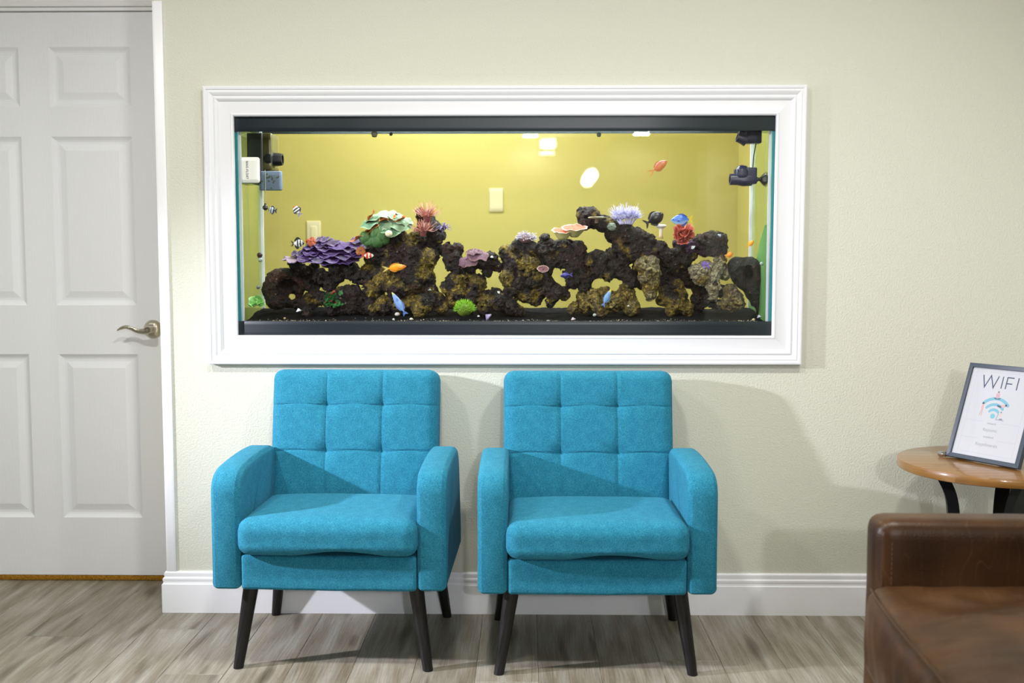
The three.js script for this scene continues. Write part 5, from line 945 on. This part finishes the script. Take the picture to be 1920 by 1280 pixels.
// plates on the wall behind the tank
const cream = std(col(238, 232, 204), 0.45);
{
  const p = at(930.5, 375, -1.66), t = thing('blank_wall_plate', 'blank cream wall plate seen through the middle of the tank', 'wall plate', [p.x, p.y, -1.66]);
  part('plate', finish(softBox(0.07, 0.115, 0.007, 0.003, [10, 10, 6]).translate(0, 0, 0.0036), 60), cream, t);
  for (const y of [-0.042, 0.042]) part('screw', finish(new THREE.CylinderGeometry(0.0032, 0.0032, 0.001, 16).rotateX(Math.PI / 2).translate(0, y, 0.0074)), cream, t);
}
{
  const p = at(588.5, 436, -1.66), t = thing('wall_switch', 'cream rocker wall switch seen above the purple plate coral', 'light switch', [p.x, p.y, -1.66]);
  part('plate', finish(softBox(0.07, 0.115, 0.007, 0.003, [10, 10, 6]).translate(0, 0, 0.0036), 60), cream, t);
  part('rocker', finish(rbox(-0.0165, 0.0165, -0.033, 0.033, 0.006, 0.0105, 0.002).rotateX(-0.05), 40), cream, t);
  for (const y of [-0.048, 0.048]) part('screw', finish(new THREE.CylinderGeometry(0.0028, 0.0028, 0.001, 16).rotateX(Math.PI / 2).translate(0, y, 0.0074)), cream, t);
}
// the light bar over the water
{
  const y = 1.735, t = thing('aquarium_light', 'long slim light bar above the aquarium water', 'aquarium light', [-0.07, y, -0.15]);
  part('housing', finish(rbox(-0.72, 0.72, 0, 0.03, -0.06, 0.06, 0.006)), blackPlastic, t);
  part('lamp_diffuser', finish(box(-0.7, 0.7, -0.004, -0.0002, -0.05, 0.05)), glow(TANK.color, 4), t);
  for (const x of [-0.66, 0.66]) part('mounting_leg', finish(limb([[x, 0.0, -0.055], [x, -0.05, -0.1], [x, -0.0885, -0.13]], [0.004, 0.004], 8, 8)), blackPlastic, t);
  const l = new THREE.RectAreaLight(TANK.color, TANK.radiance, 1.4, 0.1); l.position.set(0, -0.008, 0); l.rotation.x = -Math.PI / 2; t.add(l);
}

// ------------------------------------------------------------------ lamps
function studioLamp(at3, L, label, r, k) {
  const t = thing('studio_lamp', label, 'lamp', [at3[0], 0, at3[2]]);
  const y = at3[1], body = std(col(28, 28, 30), 0.5);
  for (let i = 0; i < 3; i++) { const a = i * 2.094 + 0.4; part('leg', finish(limb([[0, 0.42, 0], [Math.cos(a) * 0.2, 0.2, Math.sin(a) * 0.2], [Math.cos(a) * 0.38, 0.009, Math.sin(a) * 0.38]], [0.008, 0.008], 8, 8)), body, t); }
  part('pole', finish(new THREE.CylinderGeometry(0.011, 0.013, y - 0.4, 16).translate(0, 0.3 + (y - 0.4) / 2, 0)), body, t);
  part('collar', finish(new THREE.LatheGeometry([[0, -0.1], [0.03, -0.1], [0.036, -0.06], [0.03, -r - 0.001], [0, -r - 0.001]].map(([a, b]) => new THREE.Vector2(a, b)), 24).translate(0, y, 0)), body, t);
  part('bulb', new THREE.SphereGeometry(r, 32, 20).translate(0, y, 0), glow(L.color, k), t);
  // a dish round the bulb keeps its light on what it is aimed at
  const aim = new THREE.Vector3(...L.aim).sub(new THREE.Vector3(...at3)).normalize();
  const dish = part('reflector', finish(new THREE.LatheGeometry([[0.03, -0.09], [0.06, -0.082], [0.078, -0.05], [0.088, -0.01], [0.091, -0.01], [0.081, -0.053], [0.062, -0.086], [0.03, -0.094]].map(([a, b]) => new THREE.Vector2(a, b)), 40), 50), std(col(16, 16, 17), 0.7, { side: THREE.DoubleSide }), t);
  dish.position.set(0, y, 0); dish.quaternion.setFromUnitVectors(new THREE.Vector3(0, 1, 0), aim);
  const l = new THREE.SpotLight(L.color, L.power, 0, L.cone, L.blend, 2); l.position.set(0, y, 0); l.castShadow = true; l.shadow.radius = r / 0.02; l.shadow.mapSize.set(2048, 2048); l.shadow.bias = -0.0005;
  l.target.position.set(0, y, 0).addScaledVector(aim, 2); t.add(l, l.target);
  return t;
}
studioLamp(KEY.at, KEY, 'studio lamp on a tripod stand past the door recess', 0.04, 6);
studioLamp(FILL.at, FILL, 'studio lamp on a tripod stand behind the viewer', 0.06, 42);
// recessed downlights
const cans = [[-1.5, 1.32], [-0.29, 1.32], [0.84, 1.32], [1.12, 6.45], [0.05, 6.6]];
const CAN_AT = ['over the floor before the white door', 'over the two teal armchairs', 'over the brown sofa by the side table', 'at the far end of the room on the sofa side', 'at the far end of the room near the wall lamp'];
cans.forEach(([x, z], i) => {
  const t = thing('recessed_light', 'round recessed ceiling downlight ' + CAN_AT[i], 'downlight', [x, CEIL, z], 0, 'recessed ceiling downlights');
  part('trim_ring', finish(new THREE.TorusGeometry(0.078, 0.006, 10, 40).rotateX(Math.PI / 2).translate(0, -0.003, 0), 60), trimMat, t);
  part('lamp_glass', new THREE.CylinderGeometry(0.072, 0.072, 0.006, 32).translate(0, -0.004, 0), glow(CAN.color, 5), t);
  const l = new THREE.RectAreaLight(CAN.color, CAN.power / 0.0196, 0.14, 0.14); l.position.set(0, -0.01, 0); l.rotation.x = -Math.PI / 2; t.add(l);
});
// flat ceiling panels
for (const [x, z, w] of [[-1.0, 4.0, 'on the door side of the room'], [0.7, 4.0, 'on the sofa side of the room']]) {
  const t = thing('ceiling_light_panel', 'white rectangular ceiling light panel ' + w, 'ceiling light', [x, CEIL, z], 0, 'ceiling light panels');
  part('panel_frame', finish(join([box(-0.62, 0.62, -0.02, 0, -0.32, -0.29), box(-0.62, 0.62, -0.02, 0, 0.29, 0.32), box(-0.62, -0.59, -0.02, 0, -0.29, 0.29), box(0.59, 0.62, -0.02, 0, -0.29, 0.29)])), trimMat, t);
  part('diffuser', finish(box(-0.59, 0.59, -0.012, -0.002, -0.29, 0.29)), glow(CEILING.color, 1.2), t);
  const l = new THREE.RectAreaLight(CEILING.color, CEILING.radiance, 1.18, 0.58); l.position.set(0, -0.016, 0); l.rotation.x = -Math.PI / 2; t.add(l);
}
// a square wall lamp across the room, which the tank's front glass reflects
{
  const t = thing('wall_lamp', 'small square glowing wall lamp across the room', 'lamp', [0.223, 2.368, ZB]);
  part('back_plate', finish(rbox(-0.09, 0.09, -0.065, 0.065, -0.012, -0.0002, 0.004)), blackPlastic, t);
  part('lamp_shade', finish(rbox(-0.078, 0.078, -0.05, 0.05, -0.07, -0.012, 0.02)), glow(CAN.color, 30), t);
  const l = new THREE.PointLight(CAN.color, 0.6, 0, 2); l.position.set(0, 0, -0.11); l.castShadow = true; t.add(l);
}
// bulb on the ceiling of the room behind the tank
{
  const t = thing('ceiling_bulb', 'round bulb on the ceiling behind the aquarium', 'lamp', [-0.35, CEIL, -1.02]);
  part('lamp_base', finish(new THREE.CylinderGeometry(0.05, 0.055, 0.03, 32).translate(0, -0.0152, 0)), trimMat, t);
  part('bulb', new THREE.SphereGeometry(0.055, 32, 20).translate(0, -0.084, 0), glow(BACK.color, 5), t);
  const l = new THREE.PointLight(BACK.color, BACK.power, 0, 2); l.position.set(0, -0.084, 0); l.castShadow = true; l.shadow.radius = 2.7; t.add(l);
}

scene.traverse((o) => { if (o.isMesh) { o.castShadow = true; o.receiveShadow = true; } });
renderer.render(scene, camera);
